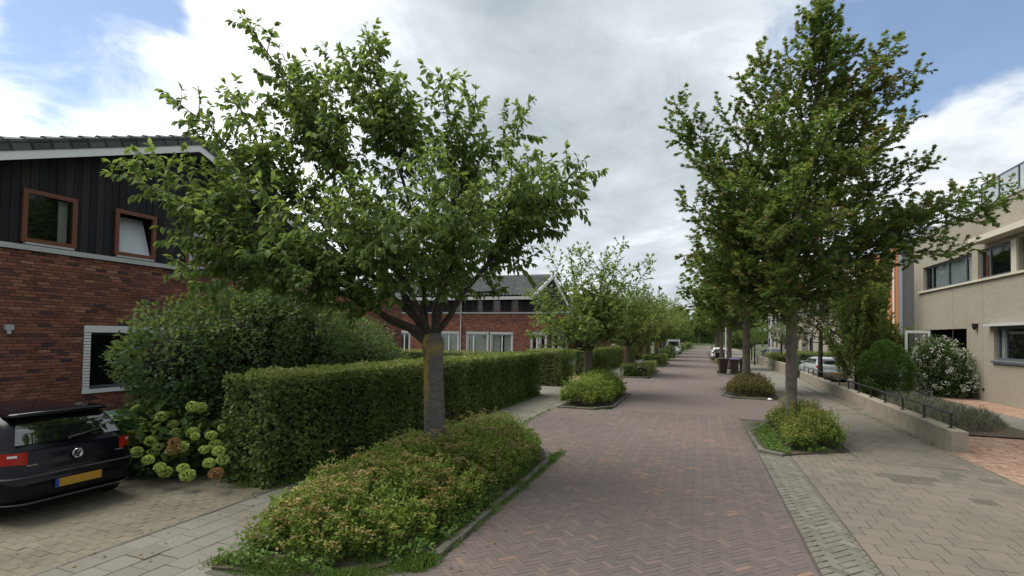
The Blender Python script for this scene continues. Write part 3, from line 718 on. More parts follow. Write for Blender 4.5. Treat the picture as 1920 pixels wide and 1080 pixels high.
# --- big cherry on the left
T1 = Vector((-4.25, 7.9, 0))
t1 = thing('cherry_tree', 'big cherry tree with yellow lichen on its thick trunk, in the front left bed', 'tree', T1, 0, 'cherry trees in beds on the left of the road')
fork = atY(812, 622, 7.9) - T1
lean = Vector((fork.x, fork.y, 0))
hs_ = [0, .15, .5, .9, 1.3, 1.7, 2.05, 2.14, 2.25, 2.42]
trunk_mesh([tuple(lean * (h / 2.3) + Vector((0, 0, h))) for h in hs_], [.235, .205, .19, .182, .178, .172, .175, .19, .20, .15], 'trunk', 'cherry_bark', t1, 18, .018)
tr = Tree()
FZ = fork.z
def P1(px, py, dd=0.0):
    D0 = 8.85 + dd
    return atD(px, py, D0) - T1
limbs1 = [  # tip pixel, depth offset, start height below fork, radius
    (452, 28, -.2, .06), (308, 172, -.6, .055), (640, 120, .9, .055), (686, 52, .3, .055), (822, 138, -.4, .05), (892, 168, .6, .05),
    (985, 228, .2, .055), (1095, 300, -.3, .06), (1095, 392, .3, .05), (208, 306, -1.3, .055), (262, 285, -.4, .05), (300, 425, -1.5, .05),
    (318, 515, -1.0, .04), (560, 175, 1.2, .05), (1020, 395, 1.0, .04), (1030, 310, 1.6, .05), (720, 210, 1.9, .05), (560, 330, 2.2, .05),
    (880, 300, 2.3, .05), (430, 170, .5, .045), (640, 330, -1.9, .045), (780, 290, -1.9, .045), (900, 350, -1.6, .045), (500, 400, -2.2, .045),
    (1020, 340, -1.2, .045), (420, 300, .9, .045), (720, 420, -2.3, .04), (470, 455, .5, .035), (620, 480, -.8, .03), (650, 540, -.5, .028), (560, 500, -1.2, .03), (700, 505, 1.5, .03), (940, 465, .3, .03), (890, 490, 1.2, .03), (770, 480, -1.5, .03), (830, 500, -.9, .025),
    (830, 410, -2.1, .04), (390, 360, -.9, .045), (1055, 350, .9, .045), (600, 230, -.9, .05), (770, 200, .6, .05),
    (520, 265, -.6, .045), (595, 140, .2, .04), (735, 150, -.2, .04), (525, 130, .3, .04), (780, 215, .7, .04), (600, 300, .4, .04), (960, 290, -.9, .045), (370, 470, -.3, .035), (760, 330, .2, .04), (850, 240, .2, .04)]
PRIM = {(452, 28), (308, 172), (686, 52), (208, 306), (892, 168), (1095, 300), (560, 330), (640, 330), (900, 350), (300, 425), (880, 300)}
mains = []
for px, py, dd, r in [l for l in limbs1 if (l[0], l[1]) in PRIM]:
    tip = P1(px, py, dd)
    a = fork + Vector((tip.x * .022, tip.y * .022, random.uniform(-.22, .02))); h = tip - a
    c = a + Vector((h.x * .40, h.y * .40, h.z * .52 + .05))
    tr.limb(a, tip, random.uniform(.048, .066), ctrl=c, twig=.85, spacing=.035, size=.138, droop=.65, rise=.22, step=.110, start=.22, tintb=.50, sides=8, wiggle=.09, r1=.005)
    mains.append(bez(a, c, tip, 20))
for px, py, dd, r in [l for l in limbs1 if (l[0], l[1]) not in PRIM]:
    tip = P1(px, py, dd); best = None
    for m in mains:
        for k in range(3, 11):
            p = m[k]; h = tip - p; d = (m[k + 1] - p).normalized(); cost = h.length * (1.35 - h.normalized().dot(d)) + k * .02
            if best is None or cost < best[0]: best = (cost, p, d, k)
    _, a, d, k = best; ln = (tip - a).length; c = a + d * ln * .35 + (tip - a) * .18 + Vector((0, 0, .05 * ln))
    tr.limb(a, tip, max(.02, .05 - .003 * k), ctrl=c, twig=.82, spacing=.035, size=.138, droop=.65, rise=.26, step=.112, start=.18, tintb=.50, wiggle=.09, r1=.005)
crown1 = tr.build(t1, 'cherry_leaf', 'long', .48, 'twig_bark', 300)

# --- smaller cherry prototypes for the row
def cherry_small(label, loc, seed, group, H=3.6, W=2.6, dens=1.0):
    random.seed(seed)
    root = thing('cherry_tree', label, 'tree', loc, 0, group)
    trunk_mesh([(0, 0, 0), (0, 0, .15), (.01, 0, .8), (.02, .01, 1.5), (.02, .01, 1.72), (.02, .01, 1.95)], [.22, .19, .175, .17, .19, .14], 'trunk', 'cherry_bark', root, 12)
    q = Tree(); n = 26
    for i in range(n):
        az = i * 2.4 + random.uniform(-.3, .3); k = (i + .5) / n
        el = R(18 + 66 * (1 - k) ** 1.1 + random.uniform(-8, 8)); ln = (W + (H - W) * math.sin(el)) * random.uniform(.78, 1.08)
        tip = Vector((math.cos(az) * math.cos(el) * ln, math.sin(az) * math.cos(el) * ln, 1.85 + math.sin(el) * ln))
        a = Vector((.02, .01, 1.8)); h = tip - a
        q.limb(a, tip, .035, ctrl=a + Vector((h.x * .45, h.y * .45, h.z * .45 - .1)), twig=.75, spacing=.060, size=.19, droop=.4, rise=.3, step=.15, start=.25, sub=True, sides=5, tintb=.60)
    q.build(root, 'cherry_leaf' if seed != 22 else 'far_leaf', 'fold', .5, 'twig_bark'); return root
GL = 'cherry trees in beds on the left of the road'
c2 = cherry_small('vase shaped cherry tree in the second bed on the left, before the slate roofed house', (-4.3, 20.9, 0), 21, GL, 4.5, 2.55)
c3 = cherry_small('third cherry tree on the left, above two clipped green cushions', (-4.35, 33.6, 0), 22, GL, 4.3, 3.0)
for i, (Y, rz, s, lab) in enumerate(((46.5, 1.1, 1.08, 'fourth cherry tree on the left, behind the two trimmed low shrubs'), (58, 2.3, 1.12, 'fifth cherry tree on the left, just before the silver parked car'),
                                     (70, 3.9, 1.25, 'sixth cherry tree on the left, beside the white van'), (84, 5.0, 1.2, 'seventh cherry tree on the left, past the white van'), (99, .6, 1.25, 'farthest cherry tree on the left of the road'))):
    dup((c2, c3)[i % 2 == 0], (-4.4, Y, 0), rz, lab, GL, s)

# --- maple on the right
def maple(label, loc, seed, group, trunk_pts, trunk_r, limbs, leader, size=.11, spacing=.06, shape='star', mat='maple_leaf', step=.15, twig=.62, nind=0, crown_tint=.5):
    random.seed(seed)
    root = thing('maple_tree', label, 'tree', loc, 0, group)
    trunk_mesh(trunk_pts, trunk_r, 'trunk', 'maple_bark', root, 14, .02)
    q = Tree()
    for a, b, r in limbs:
        h = b - a; out = Vector((h.x, h.y, 0)); c = a + out * .55 + Vector((0, 0, h.z * .38))
        q.limb(a, b, r, ctrl=c, twig=twig, spacing=spacing, size=size, droop=.28, rise=.42, step=step, start=.30, tintb=crown_tint + random.uniform(-.10, .12), splay=.9, sides=5, wiggle=.16)
    q.bark.tube(leader[0], leader[1], 8)
    q.build(root, mat, shape, 1.0, 'twig_bark', nind); return root
TR = Vector((2.25, 15.0, 0))
def P2(px, py, dd=0.0): return atD(px, py, 13.3 + dd) - TR
spine = [P2(1484, 560), P2(1488, 480), P2(1500, 400), P2(1512, 300), P2(1530, 200), P2(1545, 110), P2(1550, 10)]
def on_spine(u):
    q = u * (len(spine) - 1); i = min(len(spine) - 2, int(q)); return spine[i].lerp(spine[i + 1], q - i)
limbR = [  # tip, depth, where on the spine it leaves
    (1420, 555, .4, .0), (1545, 560, -.5, .0), (1475, 585, -1.0, .0), (1365, 560, -.3, .0), (1605, 545, .3, .0), (1500, 560, 1.2, .0), (1450, 540, -1.6, .01), (1330, 520, .6, .02), (1660, 500, .4, .03), (1580, 540, -1.4, .01),
    (1552, 2, 0, .85), (1530, 40, .2, .75), (1575, 60, -.2, .75), 
    (1522, 8, .1, .62), (1600, 70, .3, .6), (1692, 66, .2, .5), (1420, 85, -.2, .5), (1472, 85, .4, .55), (1385, 140, -.4, .42), (1722, 125, -.3, .45), (1722, 210, .3, .38),
    (1262, 185, -.2, .28), (1250, 225, .3, .25), (1345, 185, .2, .33), (1272, 375, .2, .12), (1300, 470, -.3, .06), (1292, 490, .5, .05), (1750, 305, .2, .25), (1690, 240, -.8, .35),
    (1330, 330, 1.2, .2), (1400, 230, 1.5, .3), (1560, 160, 1.4, .45), (1640, 190, 1.6, .4), (1450, 200, -1.4, .35), (1560, 210, -1.6, .38), (1640, 270, -1.4, .28), (1370, 330, -1.5, .2),
    (1490, 320, -2.2, .2), (1420, 420, -2.0, .1), (1560, 400, -2.3, .12), (1500, 300, 2.2, .22), (1600, 350, 2.3, .15), (1400, 400, 2.2, .1), (1650, 390, -1.2, .1), (1330, 430, 1.3, .08),
    (1380, 510, -.8, .02), (1460, 500, -1.8, .02), (1560, 500, -1.4, .03), (1620, 480, .8, .04), (1350, 540, .9, .0), (1440, 470, 1.8, .04), (1700, 400, .2, .1),
    (1905, 372, .4, .16), (1870, 335, .9, .16), (1820, 460, .1, .12), (1760, 390, 1.2, .14), (1290, 290, -.6, .2), (1590, 480, 1.8, .04), (1530, 440, -1.0, .06), (1300, 410, .8, .1), (1390, 300, .3, .22), (1640, 120, -.4, .5), (1540, 250, .8, .36), (1580, 300, -.7, .3), (1460, 260, .4, .3), (1500, 180, .2, .45), (1560, 90, .1, .6), (1600, 230, .4, .4), (1440, 360, -.8, .16), (1540, 350, .6, .2), (1670, 320, .5, .22), (1480, 420, .6, .1)]
limR = []
for px, py, dd, u in limbR:
    a = on_spine(u); limR.append((a, P2(px, py, dd), .022 + .03 * (1 - u)))
b0 = Vector((0, 0, 0))
tp = [tuple(b0.lerp(spine[0], k)) for k in (0, .04, .2, .5, .8, 1)] + [tuple(spine[1]), tuple(spine[2])]
mapleR = maple('tall maple with reddening leaves in the near right bed, its boughs over the pavement', TR, 31, 'maple trees on the right of the road', tp, [.19, .16, .142, .135, .13, .125, .10, .08],
      limR, (spine[2:], [.08, .05, .035, .02, .004]), nind=0, spacing=.040, size=.126, step=.100, twig=.88)
def maple_proto(label, loc, seed, H, W, mat, base=2.6, crown_tint=.5, leaf=.17):
    r_ = random.Random(seed); lim = []
    for i in range(46):
        k = i / 46; az = i * 2.4; z0 = base + (H - base) * k * .75
        ln = W * (1 - k * .72) * r_.uniform(.75, 1.1); rise = .35 + .7 * k
        lim.append((Vector((0, 0, z0)), Vector((math.cos(az) * ln, math.sin(az) * ln, min(H, z0 + ln * rise + .2))), .03))
    lim.append((Vector((0, 0, H * .8)), Vector((.1, 0, H)), .02))
    return maple(label, loc, seed, 'maple trees on the right of the road', [(0, 0, 0), (0, 0, .2), (.02, 0, 1.5), (.03, 0, base + .3), (.03, 0, H * .7)], [.21, .18, .165, .14, .05], lim,
                 ([Vector((.03, 0, H * .7)), Vector((.05, 0, H * .95))], [.05, .01]), size=leaf, spacing=.085, shape='fold', mat=mat, step=.19, twig=.95, crown_tint=crown_tint)
m2 = maple_proto('second maple on the right, rising from the rusty shrub bed beside the bins', (2.0, 25.6, 0), 41, 9.3, 3.3, 'far_leaf', 2.9, .45, .23)
GR = 'maple trees on the right of the road'
for i, (X, Y, rz, s, lab) in enumerate(((2.3, 45, 1, .98, 'third maple on the right, directly behind the brown bins'), (2.2, 58, 2.1, 1.08, 'fourth maple on the right, next to the parked white car'), (2.4, 72, 3.3, 1.1, 'fifth maple on the right, beyond the parked white car'),
                                    (2.6, 88, 4.4, 1.1, 'sixth maple on the right, far along the road'), (3.0, 105, 5.5, 1.15, 'last maple on the right before the road bends'))):
    dup(m2, (X, Y, 0), rz, lab, GR, s)
# trees closing the end of the street
GF = 'trees closing the far end of the street'
for i, (X, Y, s, lab) in enumerate(((-4.5, 128, 1.15, 'leftmost tree at the far end of the street'), (5.5, 165, 1.3, 'tree standing where the road disappears'), (-9, 115, .9, 'tree behind the far left gardens'), (9, 150, 1.1, 'tree behind the far right houses'), (0, 215, 1.5, 'farthest tree left of the vanishing road'), (14, 240, 1.4, 'tree on the outside of the bend'))):
    c_ = dup(m2, (X, Y, 0), i * 1.3, lab, GF, s); c_.name = 'far_tree'
for i, (X, Y, s) in enumerate(((-17, 62, 1.0), (-13, 78, 1.0), (-20, 95, 1.2), (-12, 100, .95), (18, 118, 1.1), (10, 128, 1.0))):
    c_ = dup(m2, (X, Y, 0), i * 1.9 + .4, ('tree behind the second left hand hedge row', 'tree behind the silver parked car', 'tall tree far behind the left gardens', 'tree in the farthest left garden', 'tree behind the far beige houses', 'tree beside the last beige house')[i], 'garden trees behind the street', s); c_.name = 'garden_tree'

for i, (X, Y, s, lab) in enumerate(((-16, 150, 1.5, 'wide tree in the far left background'), (20, 190, 1.6, 'wide tree in the far right background'), (-10, 230, 1.7, 'broad tree beyond the end of the road, left'), (10, 260, 1.8, 'broad tree beyond the end of the road, right'))):
    c_ = dup(m2, (X, Y, 0), i * 2.1 + .9, lab, GF, s); c_.name = 'far_tree'
# ------------------------------------------------------------------ hedges and shrubs
def noise3(P, sc, seed=0):
    P = P * sc + seed; return (np.sin(P[:, 0] * 1.7 + np.sin(P[:, 1] * 1.3 + seed)) + np.sin(P[:, 1] * 2.1 + np.sin(P[:, 2] * 1.9)) + np.sin(P[:, 2] * 1.6 + np.sin(P[:, 0] * 2.3 + 2 * seed))) / 3
def hedge(label, x0, x1, y0, y1, h, n, size, mat='hedge_leaf', group=None, tint=.45, top=.25, z0=0., name='hedge', rough=.06):
    cx, cy = (x0 + x1) / 2, (y0 + y1) / 2
    root = thing(name, label, 'hedge' if name == 'hedge' else 'shrub', (cx, cy, z0), 0, group)
    hx, hy = (x1 - x0) / 2, (y1 - y0) / 2
    faces = [('x', 1, 2 * hy * h), ('x', -1, 2 * hy * h * .35), ('y', -1, 2 * hx * h), ('y', 1, 2 * hx * h * .35), ('z', 1, 4 * hx * hy)]
    tot = sum(f[2] for f in faces); Ps, Ns, Tt = [], [], []
    for ax, sg, A in faces:
        k = int(n * A / tot); a, b = rng.uniform(-1, 1, k), rng.uniform(-1, 1, k); u = (b + 1) / 2 * h
        if ax == 'x': p = np.stack([np.full(k, sg * hx), a * hy, u], 1); q = np.tile([sg, 0, .25], (k, 1))
        elif ax == 'y': p = np.stack([a * hx, np.full(k, sg * hy), u], 1); q = np.tile([0, sg, .25], (k, 1))
        else: p = np.stack([a * hx, b * hy, np.full(k, h)], 1); q = np.tile([0, 0, 1.], (k, 1))
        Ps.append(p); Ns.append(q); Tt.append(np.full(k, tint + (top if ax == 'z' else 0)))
    P = np.concatenate(Ps); Q = np.concatenate(Ns).astype(float); T = np.concatenate(Tt)
    W = P + np.array([cx, cy, 0]); P += Q * (noise3(W, 2.2) * rough + noise3(W, 6.0, 3) * rough * .6 - np.abs(rng.normal(0, .05, len(P))))[:, None]
    P[:, 2] = np.maximum(P[:, 2], .02)
    keep = noise3(W, 4.3, 5) > -.8; P, Q, T, W = P[keep], Q[keep], T[keep], W[keep]
    D = unit(len(P)) + Q * .6 + np.array([0, 0, -.1]); Nn = Q + unit(len(P)) * .7
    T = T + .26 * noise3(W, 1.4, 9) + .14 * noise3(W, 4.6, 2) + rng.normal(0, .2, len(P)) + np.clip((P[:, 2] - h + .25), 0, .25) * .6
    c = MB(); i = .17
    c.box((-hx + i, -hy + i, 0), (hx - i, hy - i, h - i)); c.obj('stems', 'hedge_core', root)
    leaves('foliage', P, D, Nn, size * rng.uniform(.65, 1.25, len(P)), T, mat, 'fold', root, .62)['kind'] = 'stuff'
    return root
def bush(label, loc, blobs, n, size, mat, name='shrub', cat='shrub', group=None, tint=.5, width=.5, shape='fold', up=.2, shell=.35, droop=0., core=True):
    """blobs: ellipsoids (x,y,z,rx,ry,rz) that the leaves fill, denser to the outside"""
    root = thing(name, label, cat, loc, 0, group)
    vol = np.array([b[3] * b[4] + b[4] * b[5] + b[3] * b[5] for b in blobs]); pr = vol / vol.sum(); P, Q = [], []
    for b, p in zip(blobs, pr):
        k = int(n * p); u = unit(k); r = 1 - np.abs(rng.normal(0, shell, k)); r = np.clip(r, .1, 1) * (1 + .16 * noise3(u * 2.2 + np.array(b[:3]), 2.1, 1.3) + .07 * noise3(u, 9, 4))
        P.append(np.array(b[:3]) + u * np.array(b[3:]) * r[:, None]); Q.append(u / np.array(b[3:]))
    P = np.concatenate(P); Q = np.concatenate(Q); Q /= np.linalg.norm(Q, axis=1, keepdims=True)
    k = P[:, 2] > .02; P, Q = P[k], Q[k]
    k = noise3(P, 5.1, 2) > -.55; P, Q = P[k], Q[k]
    D = Q * .8 + unit(len(P)) * .9 + np.array([0, 0, up - droop]); Nn = Q * .5 + unit(len(P)) * .7 + np.array([0, 0, .6])
    T = tint + .2 * noise3(P, 2.3, 7) + rng.normal(0, .18, len(P)) + .12 * Q[:, 2]
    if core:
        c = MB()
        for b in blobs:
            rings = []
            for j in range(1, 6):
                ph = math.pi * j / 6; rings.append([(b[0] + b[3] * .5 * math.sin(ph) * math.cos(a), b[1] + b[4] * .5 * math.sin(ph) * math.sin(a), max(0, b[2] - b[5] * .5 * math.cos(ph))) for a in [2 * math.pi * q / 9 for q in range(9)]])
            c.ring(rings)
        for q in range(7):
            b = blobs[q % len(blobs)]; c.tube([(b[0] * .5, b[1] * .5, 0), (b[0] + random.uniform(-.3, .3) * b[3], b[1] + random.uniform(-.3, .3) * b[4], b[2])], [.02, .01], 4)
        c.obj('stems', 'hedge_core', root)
    leaves('foliage', P, D, Nn, size * rng.uniform(.6, 1.25, len(P)), T, mat, shape, root, width)['kind'] = 'stuff'
    return root

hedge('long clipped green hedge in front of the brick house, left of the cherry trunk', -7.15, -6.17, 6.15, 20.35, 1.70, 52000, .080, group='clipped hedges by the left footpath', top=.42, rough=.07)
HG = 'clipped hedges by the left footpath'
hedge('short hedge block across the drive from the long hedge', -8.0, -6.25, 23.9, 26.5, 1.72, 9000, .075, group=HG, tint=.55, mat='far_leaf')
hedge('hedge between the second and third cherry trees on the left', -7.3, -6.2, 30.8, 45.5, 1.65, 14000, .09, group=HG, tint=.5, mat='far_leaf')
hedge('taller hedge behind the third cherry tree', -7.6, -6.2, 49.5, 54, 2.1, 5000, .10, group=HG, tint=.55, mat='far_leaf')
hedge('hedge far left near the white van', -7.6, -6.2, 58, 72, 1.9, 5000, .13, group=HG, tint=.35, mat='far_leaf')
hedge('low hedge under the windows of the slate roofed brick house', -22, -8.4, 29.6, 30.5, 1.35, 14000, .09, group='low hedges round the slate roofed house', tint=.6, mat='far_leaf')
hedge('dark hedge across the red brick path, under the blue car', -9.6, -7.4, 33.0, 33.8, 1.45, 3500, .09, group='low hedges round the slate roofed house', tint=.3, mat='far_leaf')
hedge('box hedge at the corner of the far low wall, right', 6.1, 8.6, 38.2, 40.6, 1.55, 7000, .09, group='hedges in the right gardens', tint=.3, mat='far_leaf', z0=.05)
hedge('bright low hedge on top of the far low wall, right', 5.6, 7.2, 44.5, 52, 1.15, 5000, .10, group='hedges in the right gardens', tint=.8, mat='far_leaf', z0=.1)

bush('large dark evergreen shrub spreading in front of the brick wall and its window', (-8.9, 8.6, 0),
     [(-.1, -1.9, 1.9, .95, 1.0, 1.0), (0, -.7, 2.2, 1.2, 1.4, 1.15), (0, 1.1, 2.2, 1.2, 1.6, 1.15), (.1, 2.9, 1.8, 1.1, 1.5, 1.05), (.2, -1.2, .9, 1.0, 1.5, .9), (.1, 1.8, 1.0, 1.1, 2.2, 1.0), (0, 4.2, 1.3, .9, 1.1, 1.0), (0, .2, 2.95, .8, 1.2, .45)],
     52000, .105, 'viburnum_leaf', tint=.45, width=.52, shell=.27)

def shrub_bed(label, poly, h, nshoot, leafn, size, mat, flower, seed, name='shrub_bed', group=None, fl_share=.8, z0=.03, slope=None, fsize=.05):
    """low shrub filling a bed: upright leafy shoots, many ending in a flat faded flower head"""
    rs = np.random.default_rng(seed); xs = [p[0] for p in poly]; ys = [p[1] for p in poly]; cx, cy = sum(xs) / len(xs), sum(ys) / len(ys)
    root = thing(name, label, 'shrub', (cx, cy, z0), 0, group)
    X = rs.uniform(min(xs), max(xs), nshoot * 3); Y = rs.uniform(min(ys), max(ys), nshoot * 3); k = inpoly(X, Y, poly); X, Y = X[k][:nshoot], Y[k][:nshoot]
    ed = np.clip(edge_dist(X, Y, poly) / .45, 0, 1) ** .6 * (1 if slope is None else np.clip(.62 + .38 * (Y - slope[0]) / slope[1], .55, 1)); W = np.stack([X, Y, X * 0], 1)
    Hh = h * (.35 + .65 * ed) * (1 + .22 * noise3(W, 2.6, seed) + .26 * noise3(W, 7.5, seed + 1)) * rs.uniform(.78, 1.12, len(X))
    lean = rs.normal(0, .16, (len(X), 2))
    for e_ in range(2):
        pass
    n = len(X); u = rs.uniform(.25, 1, (n, leafn)) ** .75
    px = X[:, None] - cx + lean[:, :1] * u * Hh[:, None] + rs.normal(0, .022, (n, leafn)); py = Y[:, None] - cy + lean[:, 1:] * u * Hh[:, None] + rs.normal(0, .022, (n, leafn)); pz = Hh[:, None] * u
    P = np.stack([px, py, pz], 2).reshape(-1, 3); N_ = len(P)
    v = rs.normal(size=(N_, 3)); v[:, 2] = np.abs(v[:, 2]) * .5 + .25; v /= np.linalg.norm(v, axis=1, keepdims=True)
    nn = rs.normal(0, .5, (N_, 3)) + np.array([0, 0, 1.])
    T = (.30 + .35 * u).reshape(-1) + rs.normal(0, .15, N_) + np.repeat(.18 * noise3(W, 1.9, seed + 3), leafn)
    leaves('foliage', P, v, nn, size * rs.uniform(.6, 1.25, N_), T, mat, 'fold', root, .5)['kind'] = 'stuff'
    b = MB()
    for i in range(0, n, max(1, n // 500)):
        b.tube([(X[i] - cx, Y[i] - cy, 0), (X[i] - cx + lean[i, 0] * Hh[i], Y[i] - cy + lean[i, 1] * Hh[i], Hh[i] * .95)], [.004, .002], 3, cap=False)
    stuff(b.obj('stems', 'twig_bark', root))
    if flower:
        sel = np.where((rs.random(n) < fl_share) & (noise3(W, 2.1, seed + 6) > -.15))[0]; m = 15
        c = np.stack([X - cx + lean[:, 0] * Hh, Y - cy + lean[:, 1] * Hh, Hh + .004], 1)[sel]
        Pf = np.repeat(c, m, 0) + rs.normal(0, 1, (len(sel) * m, 3)) * np.array([fsize * .36, fsize * .36, fsize * .14])
        v = rs.normal(size=(len(Pf), 3)) * np.array([1, 1, .3]); nn = np.tile([0, 0, 1.], (len(Pf), 1)) + rs.normal(0, .4, (len(Pf), 3))
        leaves('flower_heads', Pf, v, nn, np.full(len(Pf), fsize * .5) * rs.uniform(.6, 1.2, len(Pf)), np.repeat(rs.uniform(0, 1, len(sel)), m) + rs.normal(0, .12, len(Pf)), flower, 'fold', root, .8)['kind'] = 'stuff'
    return root
inset1 = [(-4.95, 5.2), (-4.6, 4.25), (-3.45, 4.25), (-2.85, 4.9), (-2.80, 5.6), (-2.82, 9.3), (-3.05, 10.1), (-4.5, 10.6), (-5.0, 8)]
shrub_bed('wide spiraea mound with faded brown flower heads around the big cherry trunk', inset1, .64, 3200, 23, .056, 'spiraea_leaf', 'spiraea_flower', 51, group='shrub beds round the street trees', fsize=.078, fl_share=.55, slope=(4.5, 2.6))
shrub_bed('light green shrub mound in the second left bed', [(-4.5, 17.05), (-3.4, 17.0), (-2.9, 17.7), (-2.85, 21.5), (-3.3, 22.2), (-4.4, 22.3)], .85, 1700, 18, .075, 'spiraea_leaf', 'spiraea_flower', 52, group='shrub beds round the street trees', fl_share=.3, fsize=.06)
shrub_bed('yellow green shrub around the near right maple trunk', [(1.75, 12.35), (2.3, 12.5), (3.0, 13.0), (3.02, 15.5), (2.4, 16.2), (1.75, 15.9), (1.95, 14.6)], .78, 900, 18, .06, 'spiraea_leaf', 'spiraea_flower', 53, group='shrub beds round the street trees', fl_share=.7, fsize=.055)
shrub_bed('rust brown shrub in the bed of the second right maple', [(1.1, 23.7), (1.4, 23.0), (2.8, 23.0), (2.95, 23.5), (2.95, 27.5), (1.6, 27.8)], .78, 1100, 16, .075, 'rust_leaf', None, 54, group='shrub beds round the street trees')
hedge('left one of two clipped green cushions under the third cherry tree', -4.5, -3.75, 31.7, 34, .75, 2200, .08, name='low_shrub', mat='far_leaf', group='clipped cushions in the beds', tint=.4)
hedge('right one of two clipped green cushions under the third cherry tree', -3.7, -2.9, 32, 38.6, .72, 3000, .08, name='low_shrub', mat='far_leaf', group='clipped cushions in the beds', tint=.55)
hedge('left low shrub under the fourth cherry tree', -4.5, -3.8, 44.3, 48, .95, 1500, .10, name='low_shrub', mat='far_leaf', group='clipped cushions in the beds', tint=.45)
hedge('right low shrub under the fourth cherry tree', -3.7, -2.9, 44.6, 52, .9, 1800, .10, name='low_shrub', mat='far_leaf', group='clipped cushions in the beds', tint=.35)
hedge('dark low shrub in front of the silver parked car', -4.6, -3.2, 57.5, 62, .95, 1500, .12, name='low_shrub', mat='far_leaf', group='clipped cushions in the beds', tint=.2)
bush('rounded bush beside the silver parked car', (-3.5, 68, 0), [(0, 0, .8, .75, 1.2, .9)], 1800, .13, 'far_leaf', tint=.5)
hedge('dark box shrub in front of the parked white car', 1.5, 3.0, 60, 61.5, 1.1, 1800, .10, name='low_shrub', mat='dark_leaf', group='clipped cushions in the beds', tint=.5)
hedge('small grassy green patch beside the bins', 1.45, 2.2, 52, 54, .45, 800, .10, name='low_shrub', mat='far_leaf', group='clipped cushions in the beds', tint=.8)
bush('small garden tree with reddish fruit behind the second cherry', (-8.0, 37, 0), [(0, 0, 2.2, 1.1, 1.1, 1.5), (.1, 0, 1.0, .8, .8, 1.0)], 5000, .11, 'yellow_leaf', name='garden_tree', cat='tree', tint=.35)
bush('dark conical shrub left of the far brick wall', (-7.6, 41.5, 0), [(0, 0, 1.4, .7, .7, 1.7)], 2500, .11, 'dark_leaf', tint=.6)
bush('golden drooping shrub behind the fourth cherry trunk', (-6.2, 56, 0), [(0, 0, 2.4, .9, .9, .7), (.3, 0, 1.5, .6, .6, 1.3)], 2500, .14, 'yellow_leaf', tint=.7)
bush('golden conifer beside the white van', (-5.4, 80, 0), [(0, 0, 1.7, .9, .9, 1.9)], 1800, .18, 'yellow_leaf', tint=.55)
for i, (X, Y, r, h, mt) in enumerate(((-4.2, 92, 1.3, 1.5, 'far_leaf'), (-3.4, 104, 1.2, 1.3, 'far_leaf'), (-2.4, 118, 1.4, 1.6, 'far_leaf'), (-6, 112, 2, 2.2, 'far_leaf'), (3.2, 98, 1.2, 1.6, 'far_leaf'))):
    bush(('shrub at the road edge past the white van', 'shrub beyond the small red car', 'last shrub left of the road', 'broad shrub in the far left garden', 'shrub under the far right maples')[i], (X, Y, 0), [(0, 0, h * .5, r, r * 1.6, h * .6)], 1200, .2, mt, tint=.35, group='far roadside shrubs')

for i, (X, Y, w_, h_) in enumerate(((-12, 205, 9, 9), (0, 222, 9, 12), (10, 268, 17, 13), (-30, 240, 14, 8), (40, 250, 14, 8), (9.5, 145, 4, 5), (-5.5, 145, 4, 4.5))):
    bush(('thicket at the far end, left of the last cherry tree', 'thicket exactly where the road disappears', 'thicket at the far end behind the beige houses', 'thicket far behind the left brick houses', 'thicket far behind the right gardens', 'thicket beside the last maple on the right', 'thicket beside the small red car')[i], (X, Y, 0), [(0, 0, h_ * .5, w_, 4, h_ * .55), (w_ * .5, 0, h_ * .6, w_ * .5, 4, h_ * .6)], 6500, .62, 'far_leaf', group='thickets at the far end of the street', tint=.25)
hedge('tall hedge closing the street at its far bend', -40, 50, 288, 291, 6.5, 9000, .6, mat='far_leaf', tint=.25)
# hydrangea with lime heads
random.seed(61)
hy = bush('green hydrangea with lime and browning flower heads between the black car and the long hedge', (-8.15, 6.35, 0), [(-.1, 0, .5, .75, .85, .55), (-.45, -.2, .8, .55, .75, .4), (.35, .2, .3, .4, .55, .3)], 3000, .16, 'hydrangea_leaf', name='hydrangea', tint=.2, width=.7)
heads = [(258, 768), (272, 800), (303, 781), (325, 795), (330, 811), (262, 822), (283, 827), (255, 848), (278, 862), (296, 838), (366, 818), (361, 811), (396, 816), (322, 905 - 60), (383, 843), (410, 846), (392, 868), (343, 878), (300, 876), (310, 885), (418, 862), (352, 891), (418, 802), (362, 762), (376, 764), (340, 838), (288, 848), (404, 834)]
brown = [(327, 829), (326, 842), (405, 888)]
def flower_head(px, py, mat, r, D):
    p = atD(px, py, D) - Vector((-8.15, 6.35, 0)); q = MB(); rings = []
    n = 260; u = unit(n); P = u * r * np.array([1, 1, .78]) * .8
    o = leaves('flower_head', P, u + unit(n) * .9, u + unit(n) * .4, np.full(n, r * .34), rng.uniform(0, .8, n) + .25 * u[:, 2], mat, 'fold', hy, .9); o.location = p
    # stalk part of the bush below it
    return o
for i, (px, py) in enumerate(heads): flower_head(px, py, 'lime_flower', random.uniform(.068, .108), 8.25 - (py - 800) * .0062 + random.uniform(-.1, .1))
for px, py in brown: flower_head(px, py, 'brown_flower', random.uniform(.08, .11), 8.1 - (py - 800) * .006)

